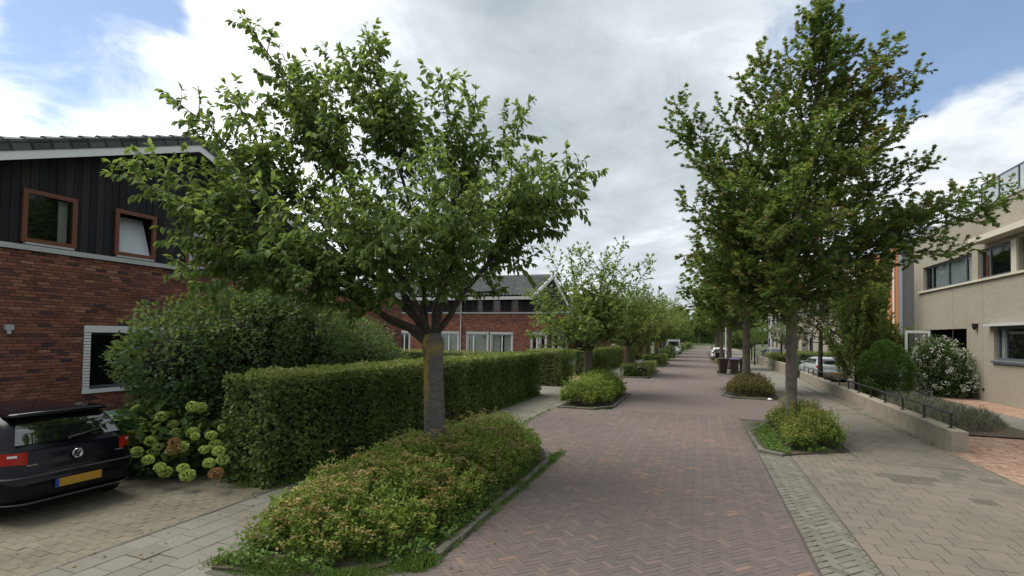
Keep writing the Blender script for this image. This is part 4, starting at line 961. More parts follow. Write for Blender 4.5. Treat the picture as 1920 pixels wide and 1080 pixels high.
# right gardens
bush('clipped dome shaped conifer behind the railing', (7.35, 25.6, 0), [(0, 0, 1.05, .95, .95, 1.3)], 22000, .085, 'thuja_leaf', name='conifer', tint=.5, shell=.10, up=.6, width=.35)
wh = bush('white flowering hydrangea shrub at the front of the beige house', (9.95, 27.6, 0), [(0, 0, 1.2, 1.25, 1.2, 1.35), (-.2, 0, 1.9, .9, .9, .75), (.5, 0, .6, .95, 1.0, .7)], 7000, .12, 'hydrangea_leaf', name='hydrangea', tint=.25, width=.6)
wh2 = bush('white flowering shrub behind the open white gate', (9.7, 33.6, 0), [(-.3, 0, 1.5, .9, .9, 1.4)], 2600, .13, 'hydrangea_leaf', name='hydrangea', tint=.3, width=.6)
for o_, nfl, bl in ((wh, 190, [(0, 0, 1.2, 1.25, 1.2, 1.35), (-.2, 0, 1.9, .9, .9, .75), (.5, 0, .6, .95, 1.0, .7)]), (wh2, 60, [(-.3, 0, 1.5, .9, .9, 1.4)])):
    P, D, Nn, S = [], [], [], []
    for i in range(nfl):
        b = bl[i % len(bl)]; u = unit(1)[0]; u[1] = -abs(u[1]) if random.random() < .75 else u[1]
        c = np.array(b[:3]) + u * np.array(b[3:]) * random.uniform(.95, 1.08)
        if c[2] < .15: continue
        m = 14; w = unit(m); rr = random.uniform(.035, .075)
        P.append(c + w * rr); D.append(w + unit(m) * .6); Nn.append(w); S.append(np.full(m, rr * .9))
    P = np.concatenate(P); leaves('flower_heads', P, np.concatenate(D), np.concatenate(Nn), np.concatenate(S), rng.uniform(0, 1, len(P)), 'white_flower', 'fold', o_, .9)['kind'] = 'stuff'
def upright(label, loc, H, W, n, mat, seed, name='hornbeam_tree', tip='yellow_leaf'):
    random.seed(seed); root = thing(name, label, 'tree', loc)
    trunk_mesh([(0, 0, 0), (0, 0, 1), (0, 0, H * .6)], [.09, .075, .03], 'trunk', 'dark_bark', root, 8)
    q = Tree(); q2 = Tree()
    for i in range(n):
        az = i * 2.4; k = i / n; z0 = .25 + H * .55 * k; ln = random.uniform(.75, 1.1) * (H - z0) * .62 if k > .4 else random.uniform(1.2, 2.3)
        out = W * random.uniform(.5, 1.05) * (1 - .35 * k)
        e = Vector((math.cos(az) * out, math.sin(az) * out, min(H * random.uniform(.9, 1.05), z0 + ln)))
        (q2 if (k > .8 and i % 2) else q).limb(Vector((0, 0, z0)), e, .018, ctrl=Vector((math.cos(az) * out * .9, math.sin(az) * out * .9, z0 + ln * .3)), twig=.42, spacing=.036, size=.13, droop=0, rise=.8, step=.11, start=.15, sub=False, sides=4, tintb=.5)
    cr = q.build(root, mat, 'fold', .6, 'twig_bark')
    q2.build(root, tip, 'fold', .6, 'twig_bark'); return root
upright('upright leafy garden tree with yellow tips, in front of the orange wall', (7.05, 28.6, 0), 6.6, 1.6, 80, 'far_leaf', 71)
upright('slim arching shrub in front of the orange wall, right of the yellow tipped tree', (8.75, 29.4, 0), 3.9, .85, 18, 'spiraea_leaf', 73, name='garden_shrub')
upright('tall columnar tree with yellow tips, hiding most of the orange wall', (9.1, 33.4, 0), 8.6, 1.15, 60, 'far_leaf', 72, name='columnar_tree')
random.seed(74)
dk = thing('garden_tree', 'dark purple leaved tree behind the railing', 'tree', (6.1, 31.5, 0))
trunk_mesh([(0, 0, 0), (0, 0, 1.2), (.05, 0, 3.2)], [.15, .12, .09], 'trunk', 'dark_bark', dk, 9)
q = Tree()
for i in range(22):
    az = i * 2.4; k = i / 22; q.limb(Vector((.04, 0, 2.2 + k * 2)), Vector((math.cos(az) * 1.3 * (1.1 - k * .6), math.sin(az) * 1.3 * (1.1 - k * .6), 2.5 + k * 3)), .03, twig=.8, spacing=.06, size=.2, droop=.3, step=.15, sub=False, sides=4)
q.build(dk, 'dark_leaf', 'fold', .55, 'twig_bark')
for i, (X, Y, z, r) in enumerate(((6.6, 46.5, 3.0, 1.15), (4.9, 53, 3.1, 1.25), (5.6, 64, 3.2, 1.3))):
    t_ = bush(('ball shaped lollipop tree above the box hedge', 'ball shaped tree left of the box hedge, behind the second maple trunk', 'farthest ball shaped tree in the right gardens')[i], (X, Y, 0), [(0, 0, z, r, r, r * .85)], 4200, .11, 'far_leaf', name='ball_tree', cat='tree', group='ball shaped trees in the right gardens', tint=.3, shell=.12, core=False)
    for dx in (-.35, .35) if i == 0 else (0,):
        trunk_mesh([(dx, 0, 0), (dx, 0, 1.5), (dx * .8, 0, 3.0)], [.07, .06, .05], 'trunk', 'dark_bark', t_, 8)

# lavender strip
rs = np.random.default_rng(81); LV = [(5.95, 16.9), (6.6, 16.75), (8.0, 17.9), (8.35, 19.3), (8.2, 24.2), (6.7, 24.6), (5.95, 20)]
lv = thing('lavender_bed', 'grey green lavender strip along the wall, right', 'plants', (7, 20, .02))
X = rs.uniform(5.9, 8.4, 20000); Y = rs.uniform(16.7, 24.6, 20000); k = inpoly(X, Y, LV); X, Y = X[k][:9000], Y[k][:9000]
W = np.stack([X, Y, X * 0], 1); hh = .36 * (.35 + .65 * np.clip(edge_dist(X, Y, LV) / .4, 0, 1) ** .5) * (1 + .35 * noise3(W, 3.2, 4))
P = np.stack([X - 7, Y - 20, hh * rs.uniform(.1, .65, len(X))], 1); D = rs.normal(0, .45, (len(X), 3)) + np.array([0, 0, 1.])
stuff(leaves('foliage', P, D, unit(len(X)), hh * rs.uniform(.5, .95, len(X)), rs.uniform(0, 1, len(X)), 'lavender_leaf', 'blade', lv, .07))

# grass along the beds
def grass(label_pts, n, h, seed, name='grass'):
    rs = np.random.default_rng(seed); P = []
    for (x, y, sx, sy, w) in label_pts:
        m = int(n * w); P.append(np.stack([rs.normal(x, sx, m), rs.normal(y, sy, m), np.full(m, .0)], 1))
    P = np.concatenate(P); D = rs.normal(0, .55, P.shape) + np.array([0, 0, 1.])
    cl = np.clip(.55 + noise3(P, 5, seed) * .7, 0, 1.2); k = cl > .22; P, D, cl = P[k], D[k], cl[k]
    o = leaves(name, P, D, unit(len(P)), h * cl * rs.uniform(.5, 1.3, len(P)), rs.uniform(0, 1, len(P)), 'grass_blade', 'blade', None, .14); stuff(o)
g1 = [(-2.68, 5.1 + .25 * i, .055, .22, 1.0) for i in range(21)] + [(-4.5 + .15 * i, 3.95 + .03 * i, .12, .08, 1.8) for i in range(9)] + [(-3.25 + .07 * i, 4.2 + .08 * i, .07, .08, 1.6) for i in range(9)] + [(-4.55, 4.5 + .4 * i, .06, .25, .5) for i in range(10)] + [(-2.9, 4.85, .12, .12, 1.5), (-3.6, 4.45, .3, .12, 2.5)] + [(-4.3 + .13 * i, 4.3 + .05 * i, .12, .12, 2.2) for i in range(12)]
grass(g1, 330, .095, 91)
grass([(1.50, 13.3 + .25 * i, .10, .25, 1) for i in range(10)] + [(1.9, 16.2, .25, .15, 2), (2.2, 12.6, .4, .12, .6)], 420, .07, 92)
grass([(1.4 + .2 * i, 22.95, .1, .1, 1) for i in range(8)] + [(1.2, 24 + i * .7, .1, .3, 1) for i in range(5)], 260, .16, 93)
grass([(-6.12, 6.4 + .5 * i, .06, .25, .4 + .6 * (i < 2)) for i in range(26)] + [(-6.7, 6.1, .3, .07, 2)] + [(-4.55, 11.2 + .5 * i, .04, .3, .3) for i in range(11)] + [(5.1, 14.5 + i * .9, .05, .4, .25) for i in range(18)], 220, .11, 94)
grass([(-4.45 + .18 * i, 16.95, .1, .07, .8) for i in range(8)], 220, .12, 95)
def weeds(poly, n, h, seed):
    rs = np.random.default_rng(seed); xs = [p[0] for p in poly]; ys = [p[1] for p in poly]
    X = rs.uniform(min(xs), max(xs), n * 3); Y = rs.uniform(min(ys), max(ys), n * 3); k = inpoly(X, Y, poly) & (noise3(np.stack([X, Y, X * 0], 1), 4.1, seed) > -.35); X, Y = X[k][:n], Y[k][:n]
    D = rs.normal(size=(len(X), 3)); D[:, 2] = np.abs(D[:, 2]) * .6 + .15
    stuff(leaves('weeds', np.stack([X, Y, .03 + h * rs.random(len(X)) ** 1.5], 1), D, rs.normal(0, .5, (len(X), 3)) + np.array([0, 0, 1.]), rs.uniform(.025, .075, len(X)), rs.uniform(.1, .95, len(X)), 'grass_blade', 'fold', None, .55))
weeds([(-4.6, 3.88), (-3.35, 4.1), (-2.62, 4.9), (-2.8, 9.4), (-3.0, 9.4), (-3.1, 5.5), (-4.4, 5.2)], 9000, .15, 101)
weeds([(1.3, 14.4), (1.34, 12.25), (1.66, 12.0), (2.9, 12.85), (2.95, 13.6), (2.0, 13.4), (1.9, 16.4)], 4200, .07, 102)
# fallen leaves and crumbs on the paving
rs = np.random.default_rng(97); m = 420
P = np.concatenate([np.stack([rs.uniform(-9.5, -4.6, m // 2), rs.uniform(2.6, 6.4, m // 2), np.full(m // 2, .012)], 1), np.stack([rs.normal(-2.45, .25, m // 2), rs.uniform(4, 16, m // 2), np.full(m // 2, .012)], 1)])
stuff(leaves('fallen_leaves', P, rs.normal(size=(len(P), 3)) * [1, 1, .05], np.tile([0, 0, 1.], (len(P), 1)) + rs.normal(0, .2, (len(P), 3)), rs.uniform(.02, .06, len(P)), rs.uniform(.5, 1, len(P)), 'rust_leaf', 'fold', None, .55))

# ------------------------------------------------------------------ houses
def wall(parent, M, u0, u1, v0, v1, holes, th, mat, name='wall', tint=.5):
    """wall in the plane w=0 facing +w with window openings; M maps (u,v,w) to the world"""
    us = sorted({u0, u1, *[h[0] for h in holes], *[h[1] for h in holes]}); vs_ = sorted({v0, v1, *[h[2] for h in holes], *[h[3] for h in holes]})
    us = [u for u in us if u0 <= u <= u1]; vs_ = [v for v in vs_ if v0 <= v <= v1]; b = MB()
    for ua, ub in zip(us[:-1], us[1:]):
        run = None
        for va, vb in zip(vs_[:-1], vs_[1:]):
            c = ((ua + ub) / 2, (va + vb) / 2)
            if any(h[0] < c[0] < h[1] and h[2] < c[1] < h[3] for h in holes):
                if run: b.box((ua, run[0], -th), (ub, run[1], 0), tint, 0, M); run = None
            else: run = (run[0] if run else va, vb)
        if run: b.box((ua, run[0], -th), (ub, run[1], 0), tint, 0, M)
    return b.obj(name, mat, parent)
def window(parent, M, u0, u1, v0, v1, frame_mat, splits=(), fw=.055, depth=.10, curtain=None, mat_pane='glass', sill=None, name='window', transom=None, room=True, glazed=True):
    b = MB(); w0, w1 = -depth - .06, -depth
    b.box((u0, v0, w0), (u0 + fw, v1, w1), .5, 0, M); b.box((u1 - fw, v0, w0), (u1, v1, w1), .5, 0, M)
    b.box((u0 + fw, v0, w0), (u1 - fw, v0 + fw, w1), .5, 0, M); b.box((u0 + fw, v1 - fw, w0), (u1 - fw, v1, w1), .5, 0, M)
    for s in splits:
        u = u0 + (u1 - u0) * s; b.box((u - fw * .6, v0 + fw, w0), (u + fw * .6, v1 - fw, w1), .5, 0, M)
    if transom: b.box((u0 + fw, transom - fw * .5, w0), (u1 - fw, transom + fw * .5, w1 - .004), .5, 0, M)
    o = b.obj(name, frame_mat, parent)
    cuts = [u0] + [u0 + (u1 - u0) * s for s in splits] + [u1]
    for ua, ub in zip(cuts[:-1], cuts[1:]) if glazed else ():
        p = MB(); p.box((ua + fw * .55, v0 + fw * .9, -depth - .035), (ub - fw * .55, v1 - fw * .9, -depth - .028), .5, 0, M); p.obj('pane', mat_pane, o)
    if room:
        r = MB(); z = -depth - .55; A = [(u0, v0), (u1, v0), (u1, v1), (u0, v1)]
        r.add([M(u, v, -depth - .062) for u, v in A] + [M(u, v, z) for u, v in A], [(4, 5, 6, 7), (0, 1, 5, 4), (1, 2, 6, 5), (2, 3, 7, 6), (3, 0, 4, 7)]); r.obj('room', 'dark_room', o)
    if curtain:
        for (a, c_, mt) in curtain:
            n = 14; pts = [(u0 + (u1 - u0) * (a + (c_ - a) * i / n), -depth - .075 - .02 * (i % 2)) for i in range(n + 1)]
            q = MB(); q.add([M(u, v0 + fw, w) for u, w in pts] + [M(u, v1 - fw, w) for u, w in pts], [(i, i + 1, n + 2 + i, n + 1 + i) for i in range(n)]); q.obj('curtain', mt, o)
    if sill:
        q = MB(); q.box((u0 - .05, v0 - .07, -depth), (u1 + .05, v0 - .002, .06), .5, 0, M); q.obj('sill', sill, o)
    return o
def bricks(parent, M, u0, u1, v0, v1, holes, nind, keyf, clip=None):
    Lb, Hb = .222, .0655; plist = []
    for j in range(int((v1 - v0) / Hb)):
        v = v0 + (j + .5) * Hb; off = (.5 if j % 2 else 0) + (.25 if j % 4 > 1 else 0)
        for i in range(-1, int((u1 - u0) / Lb) + 2):
            a, b = u0 + (i + off) * Lb, u0 + (i + off + 1) * Lb - .011
            a, b = max(a, u0), min(b, u1)
            segs = [(a, b)]
            for h in holes:
                if h[2] - .02 < v < h[3] + .02:
                    ns = []
                    for s0, s1 in segs:
                        if s1 <= h[0] or s0 >= h[1]: ns.append((s0, s1))
                        else:
                            if s0 < h[0]: ns.append((s0, h[0]))
                            if s1 > h[1]: ns.append((h[1], s1))
                    segs = ns
            for s0, s1 in segs:
                if s1 - s0 > .03: plist.append((s0, s1, v))
    plist.sort(key=keyf); J = MB(); cache = {}
    for k, (s0, s1, v) in enumerate(plist):
        t = min(1, max(0, random.gauss(.52, .23))); pr = random.gauss(.010, .003); hb = (Hb - .011) / 2
        def geo(bb, us, vc, tt):
            c = .004
            A = [(us[0], vc - hb), (us[1], vc - hb), (us[1], vc + hb), (us[0], vc + hb)]; Bq = [(us[0] + c, vc - hb + c), (us[1] - c, vc - hb + c), (us[1] - c, vc + hb - c), (us[0] + c, vc + hb - c)]
            vv = [M(u, w, -.02) for u, w in A] + [M(u, w, pr - c) for u, w in A] + [M(u, w, pr) for u, w in Bq]
            bb.add(vv, [(0, 1, 5, 4), (1, 2, 6, 5), (2, 3, 7, 6), (3, 0, 4, 7), (4, 5, 9, 8), (5, 6, 10, 9), (6, 7, 11, 10), (7, 4, 8, 11), (8, 9, 10, 11)], tt)
        if k < nind:
            l = round(s1 - s0, 3); tq = round(t * 9) / 9
            if (l, tq) not in cache:
                q = MB(); geo(q, (-l / 2, l / 2), 0, tq); me = q.mesh('brick', 'wall_brick'); o0 = Vector(M(0, 0, 0)); me.transform(Matrix.Translation(-o0)); cache[(l, tq)] = me
            o = link('brick', cache[(l, tq)], parent, Vector(M((s0 + s1) / 2, v, 0)))
        else: geo(J, (s0, s1), v, t)
    if J.v: stuff(J.obj('brick_field', 'wall_brick', parent))

# --- near house on the left, gable to the street (plane X = -12.5, u runs along +Y, faces +X)
h1 = thing('brick_house', 'red brick house with black plank gable, white verge and dark tiled roof', 'house', (-12.5, 9.5, 0))
def local(root, f):
    inv = Vector(root.location); return lambda u, v, w: tuple(Vector(f(u, v, w)) - inv)
HX = -12.5
M1 = local(h1, lambda u, v, w: (HX + w, u, v))
GW = (7.36, 9.55, 1.09, 2.33)
wl = wall(h1, M1, 1.2, 19.8, -.1, 3.94, [GW], .25, 'joint_sand')
def kb(p):
    u, v_, z = proj((HX, (p[0] + p[1]) / 2, p[2]))
    return z if (u > 0 and v_ < 800 and (p[1] < 8.2)) else 100 + z
bricks(wl, M1, 1.2, 19.8, 0, 3.93, [(7.22, 9.7, 1.0, 2.48)], 300, kb)
b = MB(); b.box((1.2, 3.94, -.25), (19.8, 4.04, .07), .5, 0, M1); b.obj('band_course', 'grey_trim', h1)
YP, SL, ZP = 9.45, .385, 7.06      # gable apex, slope, underside of roof at the wall
def zroof(y): return ZP - SL * abs(y - YP)
wins = [(6.06, 7.0), (7.76, 8.69), (9.47, 10.4)]; WZ = (4.10, 5.16)
b = MB(); y = 3.3
bb = MB(); bb.add([M1(3.3, 4.04, -.13), M1(15.6, 4.04, -.13), M1(15.6, zroof(15.6), -.13), M1(YP, ZP, -.13), M1(3.3, zroof(3.3), -.13)], [(0, 1, 2, 3, 4)])
gab = thing('tmp', '', '')
bpy.data.objects.remove(gab)
# gable backing with holes, then one plank after another
gw = MB()
cuts = [3.3] + [v for w in wins for v in w] + [15.6]
for a, c in zip(cuts[:-1], cuts[1:]):
    iswin = any(abs(a - w[0]) < 1e-6 for w in wins); lo = WZ[1] if iswin else 4.04
    ys = [a] + ([YP] if a < YP < c else []) + [c]
    for p, q_ in zip(ys[:-1], ys[1:]):
        gw.add([M1(p, lo, -.16), M1(q_, lo, -.16), M1(q_, zroof(q_), -.16), M1(p, zroof(p), -.16), M1(p, lo, -.03), M1(q_, lo, -.03), M1(q_, zroof(q_), -.03), M1(p, zroof(p), -.03)], [(0, 3, 2, 1), (4, 5, 6, 7), (0, 1, 5, 4), (1, 2, 6, 5), (2, 3, 7, 6), (3, 0, 4, 7)])
gwo = gw.obj('gable_wall', 'cladding', h1)
random.seed(5); y = 3.3
while y < 15.55:
    w = .142 + random.uniform(-.004, .004); a, c = y, min(y + w, 15.6); y += w + .010
    lo = 4.045; mid = (a + c) / 2; hit = [wn for wn in wins if a < wn[1] and c > wn[0]]
    segs = [(a, c, lo)]
    if hit:
        wn = hit[0]; segs = []
        if a < wn[0]: segs.append((a, wn[0], lo)); segs.append((wn[0], c, WZ[1]))
        elif c > wn[1]: segs.append((a, wn[1], WZ[1])); segs.append((wn[1], c, lo))
        else: segs.append((a, c, WZ[1]))
    for a_, c_, l_ in segs:
        if c_ - a_ < .012: continue
        q = MB(); pr = random.uniform(-.004, .004); z1, z2 = zroof(a_) - .01, zroof(c_) - .01
        q.add([M1(a_, l_, -.03), M1(c_, l_, -.03), M1(c_, z2, -.03), M1(a_, z1, -.03), M1(a_, l_, pr), M1(c_, l_, pr), M1(c_, z2, pr), M1(a_, z1, pr)], [(4, 5, 6, 7), (0, 1, 5, 4), (1, 2, 6, 5), (2, 3, 7, 6), (3, 0, 4, 7)], random.random())
        q.obj('plank', 'cladding', gwo)
for i, (a, c) in enumerate(wins):
    o = window(h1, M1, a, c, WZ[0], WZ[1], 'red_wood', fw=.085, depth=-.045, mat_pane='glass', room=True, glazed=i == 0)
    s = MB(); s.box((a + .05, WZ[0] - .045, -.02), (c - .05, WZ[0] - .005, .075), .5, 0, M1); s.obj('sill', 'grey_trim', o)
    if i == 0:
        q = MB(); q.box((c - .26, WZ[0] + .09, -.14), (c - .10, WZ[1] - .09, -.12), .5, 0, M1); q.obj('curtain', 'curtain', o)
    else:   # tilted inwards sash with a pale blind
        q = MB(); d = .30 if i == 1 else .05
        A = [(a + .1, WZ[0] + .09, -.02), (c - .1, WZ[0] + .09, -.02), (c - .1, WZ[1] - .1, -.02 - d), (a + .1, WZ[1] - .1, -.02 - d)]
        q.add([M1(*p) for p in A] + [M1(p[0], p[1], p[2] - .02) for p in A], [(0, 1, 2, 3), (7, 6, 5, 4), (0, 4, 5, 1), (1, 5, 6, 2), (2, 6, 7, 3), (3, 7, 4, 0)]); q.obj('blind', 'blind', o)
# ground floor window with white lintel, block jamb and sill
o = window(h1, M1, *GW, 'blue_frame', splits=(.5,), fw=.06, depth=.12)
q = MB(); q.box((7.22, 2.33, -.1), (9.70, 2.48, .03), .5, 0, M1); q.obj('lintel', 'white_paint', h1)
q = MB(); q.box((7.22, 1.0, -.1), (9.70, 1.085, .05), .5, 0, M1); q.obj('sill', 'white_paint', h1)
for ub in (7.225, 9.555):
    for k in range(19):
        q = MB(); z = 1.09 + k * .0652; q.box((ub, z, -.1), (ub + .13, z + .054, .022), .5, 0, M1); q.obj('jamb_block', 'white_paint', h1)
q = MB(); q.tube([M1(12.5, -.1, .08), M1(12.5, 3.9, .08)], [.045, .045], 8); q.obj('downpipe', 'grey_trim', h1)
q = MB(); q.box((5.86, 2.36, .0), (5.98, 2.46, .09), .5, 0, M1); q.tube([M1(5.92, 2.36, .05), M1(5.92, 2.28, .06)], [.04, .03], 8); q.obj('wall_light', 'grey_trim', h1)
# low rear part north of the gable, side walls, roof
q = MB(); q.box((HX - 9, 19.55, -.1), (HX - .26, 19.79, 3.94)); q.box((HX - 9, 1.2, -.1), (HX - .26, 1.45, 3.94))
q.v = [tuple(Vector(p) - Vector(h1.location)) for p in q.v]; q.obj('side_wall', 'wall_brick', h1)
q = MB(); q.box((1.3, 4.04, -9), (19.7, 4.10, -.2), .5, 0, M1); q.obj('flat_roof', 'slate_panel', h1)
OV = .42
roof = MB()
for sg in (-1, 1):
    ye = YP + sg * 6.25; pts = []
    for yy, zz in ((YP, ZP), (ye, zroof(ye))):
        for dz in (.02, .22): pts += [M1(yy, zz + dz, OV - .02), M1(yy, zz + dz, -9)]
    roof.add(pts, [(0, 4, 5, 1), (2, 3, 7, 6), (0, 2, 6, 4), (1, 5, 7, 3), (4, 6, 7, 5)])
rf = roof.obj('roof', 'slate_panel', h1)
q = MB()      # white verge boards and soffit
for sg in (-1, 1):
    ye = YP + sg * 6.3
    q.add([M1(YP, ZP - .07, OV), M1(ye, zroof(ye) - .07, OV), M1(ye, zroof(ye) + .21, OV), M1(YP, ZP + .21, OV), M1(YP, ZP - .07, OV + .03), M1(ye, zroof(ye) - .07, OV + .03), M1(ye, zroof(ye) + .21, OV + .03), M1(YP, ZP + .21, OV + .03)], [(0, 3, 2, 1), (4, 5, 6, 7), (0, 1, 5, 4), (1, 2, 6, 5), (2, 3, 7, 6), (3, 0, 4, 7)])
q.obj('verge_board', 'white_paint', rf)
random.seed(9)
def tile_mesh(tint, verge):
    q = MB(); n = 6; Lt, Wt = .40, .33
    prof = [(Wt * i / n, (.085 if verge else .055) * math.sin(math.pi * i / n)) for i in range(n + 1)]
    top, bot = [], []
    for s in (0, 1):
        for (x, z) in prof: top.append((x, s * Lt, z + .02 + .04 * (1 - s))); bot.append((x, s * Lt, z - .005 + .04 * (1 - s)))
    v = top + bot; m = n + 1
    f = [(i, i + 1, m + i + 1, m + i) for i in range(n)] + [(2 * m + i + 1, 2 * m + i, 3 * m + i, 3 * m + i + 1) for i in range(n)] + [(i + 1, i, 2 * m + i, 2 * m + i + 1) for i in range(n)] + [(m + i, m + i + 1, 3 * m + i + 1, 3 * m + i) for i in range(n)]
    q.add(v, f, tint)
    if verge: q.box((Wt - .03, 0, -.13), (Wt, Lt, .03), tint); q.box((Wt - .09, 0.0, -.005), (Wt, Lt, .075), tint)
    return q
vt = [tile_mesh(t, True).mesh('verge_tile', 'roof_tile') for t in (.1, .4, .7, .95)]
for sg in (-1, 1):
    ang = math.atan(SL); n = int(6.3 / math.cos(ang) / .345)
    for k in range(n):
        d = (k + 1) * .345; yy = YP + sg * (d * math.cos(ang)); zz = ZP + .24 - d * math.sin(ang)
        o = link('verge_tile', random.choice(vt), rf); up = Vector((0, -sg * math.cos(ang), math.sin(ang))); nz = Vector((0, sg * math.sin(ang), math.cos(ang))); xx = Vector((1, 0, 0))
        m = Matrix((xx, up if sg < 0 else up, nz)).transposed().to_4x4(); m.translation = Vector(M1(yy, zz, OV - .28)); o.matrix_local = m
J = MB(); tm = tile_mesh(.5, False)
for sg in (-1, 1):
    ang = math.atan(SL); n = int(6.3 / math.cos(ang) / .345); up = Vector((0, -sg * math.cos(ang), math.sin(ang))); nz = Vector((0, sg * math.sin(ang), math.cos(ang)))
    for k in range(n):
        d = (k + 1) * .345
        for c in range(1, 22):
            o_ = Vector(M1(YP + sg * d * math.cos(ang), ZP + .24 - d * math.sin(ang), OV - .28 - c * .33)); J.add([o_ + Vector((1, 0, 0)) * p[0] + up * p[1] + nz * p[2] for p in tm.v], tm.f, random.random())
stuff(J.obj('roof_tiles', 'roof_tile', rf))
for c in range(24):
    q = MB(); x0 = OV + .05 - c * .38; pts = [[M1(YP + .15 * math.cos(a) * s, ZP + .21 + .12 * math.sin(a) * s, x) for a in [math.pi * i / 8 for i in range(9)]] for x, s in ((x0, 1.08), (x0 - .36, .96))]
    q.ring(pts, random.random(), 0, True, False); q.obj('ridge_tile', 'roof_tile', rf)

# --- second house, facade toward the camera (plane Y = 34.7, u along X, faces -Y)
FY = 34.7
h2 = thing('brick_house', 'red brick row house with slate grey roof behind the low hedge', 'house', (-14, FY, 0))
M2 = local(h2, lambda u, v, w: (u, FY - w, v))
k2 = FY / 34
gw2 = [(-16.2, -14.6, .1, 2.5, (.3,)), (-14.28, -12.7, .1, 2.5, (.52,)), (-11.18, -10.8, .1, 2.5, ()), (-10.55, -10.17, .1, 2.5, ()), (-9.58, -9.2, .1, 2.5, ()), (-8.98, -8.68, .1, 2.5, ()), (-18.4, -17.0, .1, 2.5, (.45,)), (-22.1, -21.2, .5, 2.5, (.5,))]
wl2 = wall(h2, M2, -24, -8.45, -.1, 4.0, [g_[:4] for g_ in gw2], .25, 'joint_sand')
bricks(wl2, M2, -24, -8.45, 0, 3.99, [(a - .1, c + .1, .0, z + .16) for a, c, _, z, _ in gw2], 0, lambda p: 0)
for a, c, z0, z1, sp in gw2:
    cu = [(.02, .98, 'curtain')] if c - a > 1.2 else None
    if (a, c) == (-14.28, -12.7): cu = [(.02, .42, 'curtain'), (.62, .98, 'curtain')]
    o = window(h2, M2, a, c, z0, z1, 'white_paint', sp, .06, .04, cu)
    q = MB(); q.box((a - .1, z1, -.1), (c + .1, z1 + .16, .03), .5, 0, M2); q.box((a - .1, z0, -.1), (a, z1, .012), .5, 0, M2); q.box((c, z0, -.1), (c + .1, z1, .012), .5, 0, M2); q.obj('surround', 'grey_trim', o)
q = MB(); q.box((-24, 4.0, -.25), (-8.45, 4.1, .05), .5, 0, M2); q.obj('band_course', 'grey_trim', h2)
uw = [(-15.45, -15.0), (-14.2, -13.6), (-12.75, -12.2), (-17.4, -16.8), (-19, -18.4), (-20.8, -20.2)]
wu = wall(h2, M2, -24, -10.9, 4.1, 5.25, [(a, c, 4.12, 5.12) for a, c in uw], .2, 'cladding', 'upper_wall')
y = -24
random.seed(12)
while y < -10.95:
    w = .19; a, c = y, min(-10.9, y + w); y += w + .012
    if any(a < q_[1] and c > q_[0] for q_ in uw): continue
    q = MB(); q.box((a, 4.11, 0), (c, 5.24, .02), random.random(), 0, M2); q.obj('plank', 'cladding', wu)
for a, c in uw: window(h2, M2, a, c, 4.12, 5.12, 'red_wood', (), .07, -.03)
RID = 39.3
ZE, ZR = 5.22, 7.22
rf2 = MB()
EX0, EX1 = -24, -11.0
dy = RID - (FY - .45)
rf2.add([(EX0, FY - .45, ZE), (EX1, FY - .45, ZE), (EX1, RID, ZR), (EX0, RID, ZR), (EX0, 2 * RID - FY + .45, ZE), (EX1, 2 * RID - FY + .45, ZE),
         (EX0, FY - .45, ZE - .2), (EX1, FY - .45, ZE - .2), (EX1, RID, ZR - .2), (EX0, RID, ZR - .2), (EX0, 2 * RID - FY + .45, ZE - .2), (EX1, 2 * RID - FY + .45, ZE - .2)],
        [(0, 1, 2, 3), (3, 2, 5, 4), (7, 6, 9, 8), (8, 9, 10, 11), (0, 6, 7, 1), (1, 7, 8, 2), (2, 8, 11, 5)])
rf2.v = [tuple(Vector(p) - Vector(h2.location)) for p in rf2.v]
r2 = rf2.obj('roof', 'slate_panel', h2)
J = MB(); Ls = math.hypot(dy, ZR - ZE); upv = Vector((0, dy, ZR - ZE)) / Ls; nzv = Vector((0, -(ZR - ZE), dy)) / Ls
for k in range(int(Ls / .33)):
    for c in range(int((EX1 - EX0) / .3)):
        o_ = Vector((EX0 + c * .3, FY - .5, ZE + .01)) + upv * (k * .33) + nzv * .02 - Vector(h2.location); J.add([o_ + Vector((p[0] * .92, 0, 0)) + upv * p[1] + nzv * p[2] for p in tm.v], tm.f, random.random())
stuff(J.obj('roof_tiles', 'roof_tile', r2))
for c in range(int((EX1 - EX0) / .4)):
    q = MB(); x0 = EX0 + c * .4; q.ring([[tuple(Vector((x, RID + .14 * math.cos(a) * s, ZR + .05 + .1 * math.sin(a) * s)) - Vector(h2.location)) for a in [math.pi * i / 6 for i in range(7)]] for x, s in ((x0, .96), (x0 + .38, 1.06))], random.random(), 0, True, False); q.obj('ridge_tile', 'roof_tile', r2)
q = MB(); q.box((EX0, FY - .58, ZE - .24), (EX1 + .05, FY - .47, ZE - .02)); q.v = [tuple(Vector(p) - Vector(h2.location)) for p in q.v]; q.obj('gutter', 'grey_trim', h2)
q = MB()
A = [(EX1 + .01, FY - .5, ZE - .22), (EX1 + .01, RID, ZR - .22), (EX1 + .01, 2 * RID - FY + .5, ZE - .22)]
q.add([p for p in A] + [(p[0], p[1], p[2] + .3) for p in A] + [(p[0] + .05, p[1], p[2]) for p in A] + [(p[0] + .05, p[1], p[2] + .3) for p in A], [(6, 7, 10, 9), (7, 8, 11, 10), (0, 3, 4, 1), (1, 4, 5, 2), (3, 9, 10, 4), (4, 10, 11, 5), (0, 1, 7, 6), (1, 2, 8, 7)])
q.v = [tuple(Vector(p) - Vector(h2.location)) for p in q.v]; q.obj('verge_board', 'white_paint', r2)
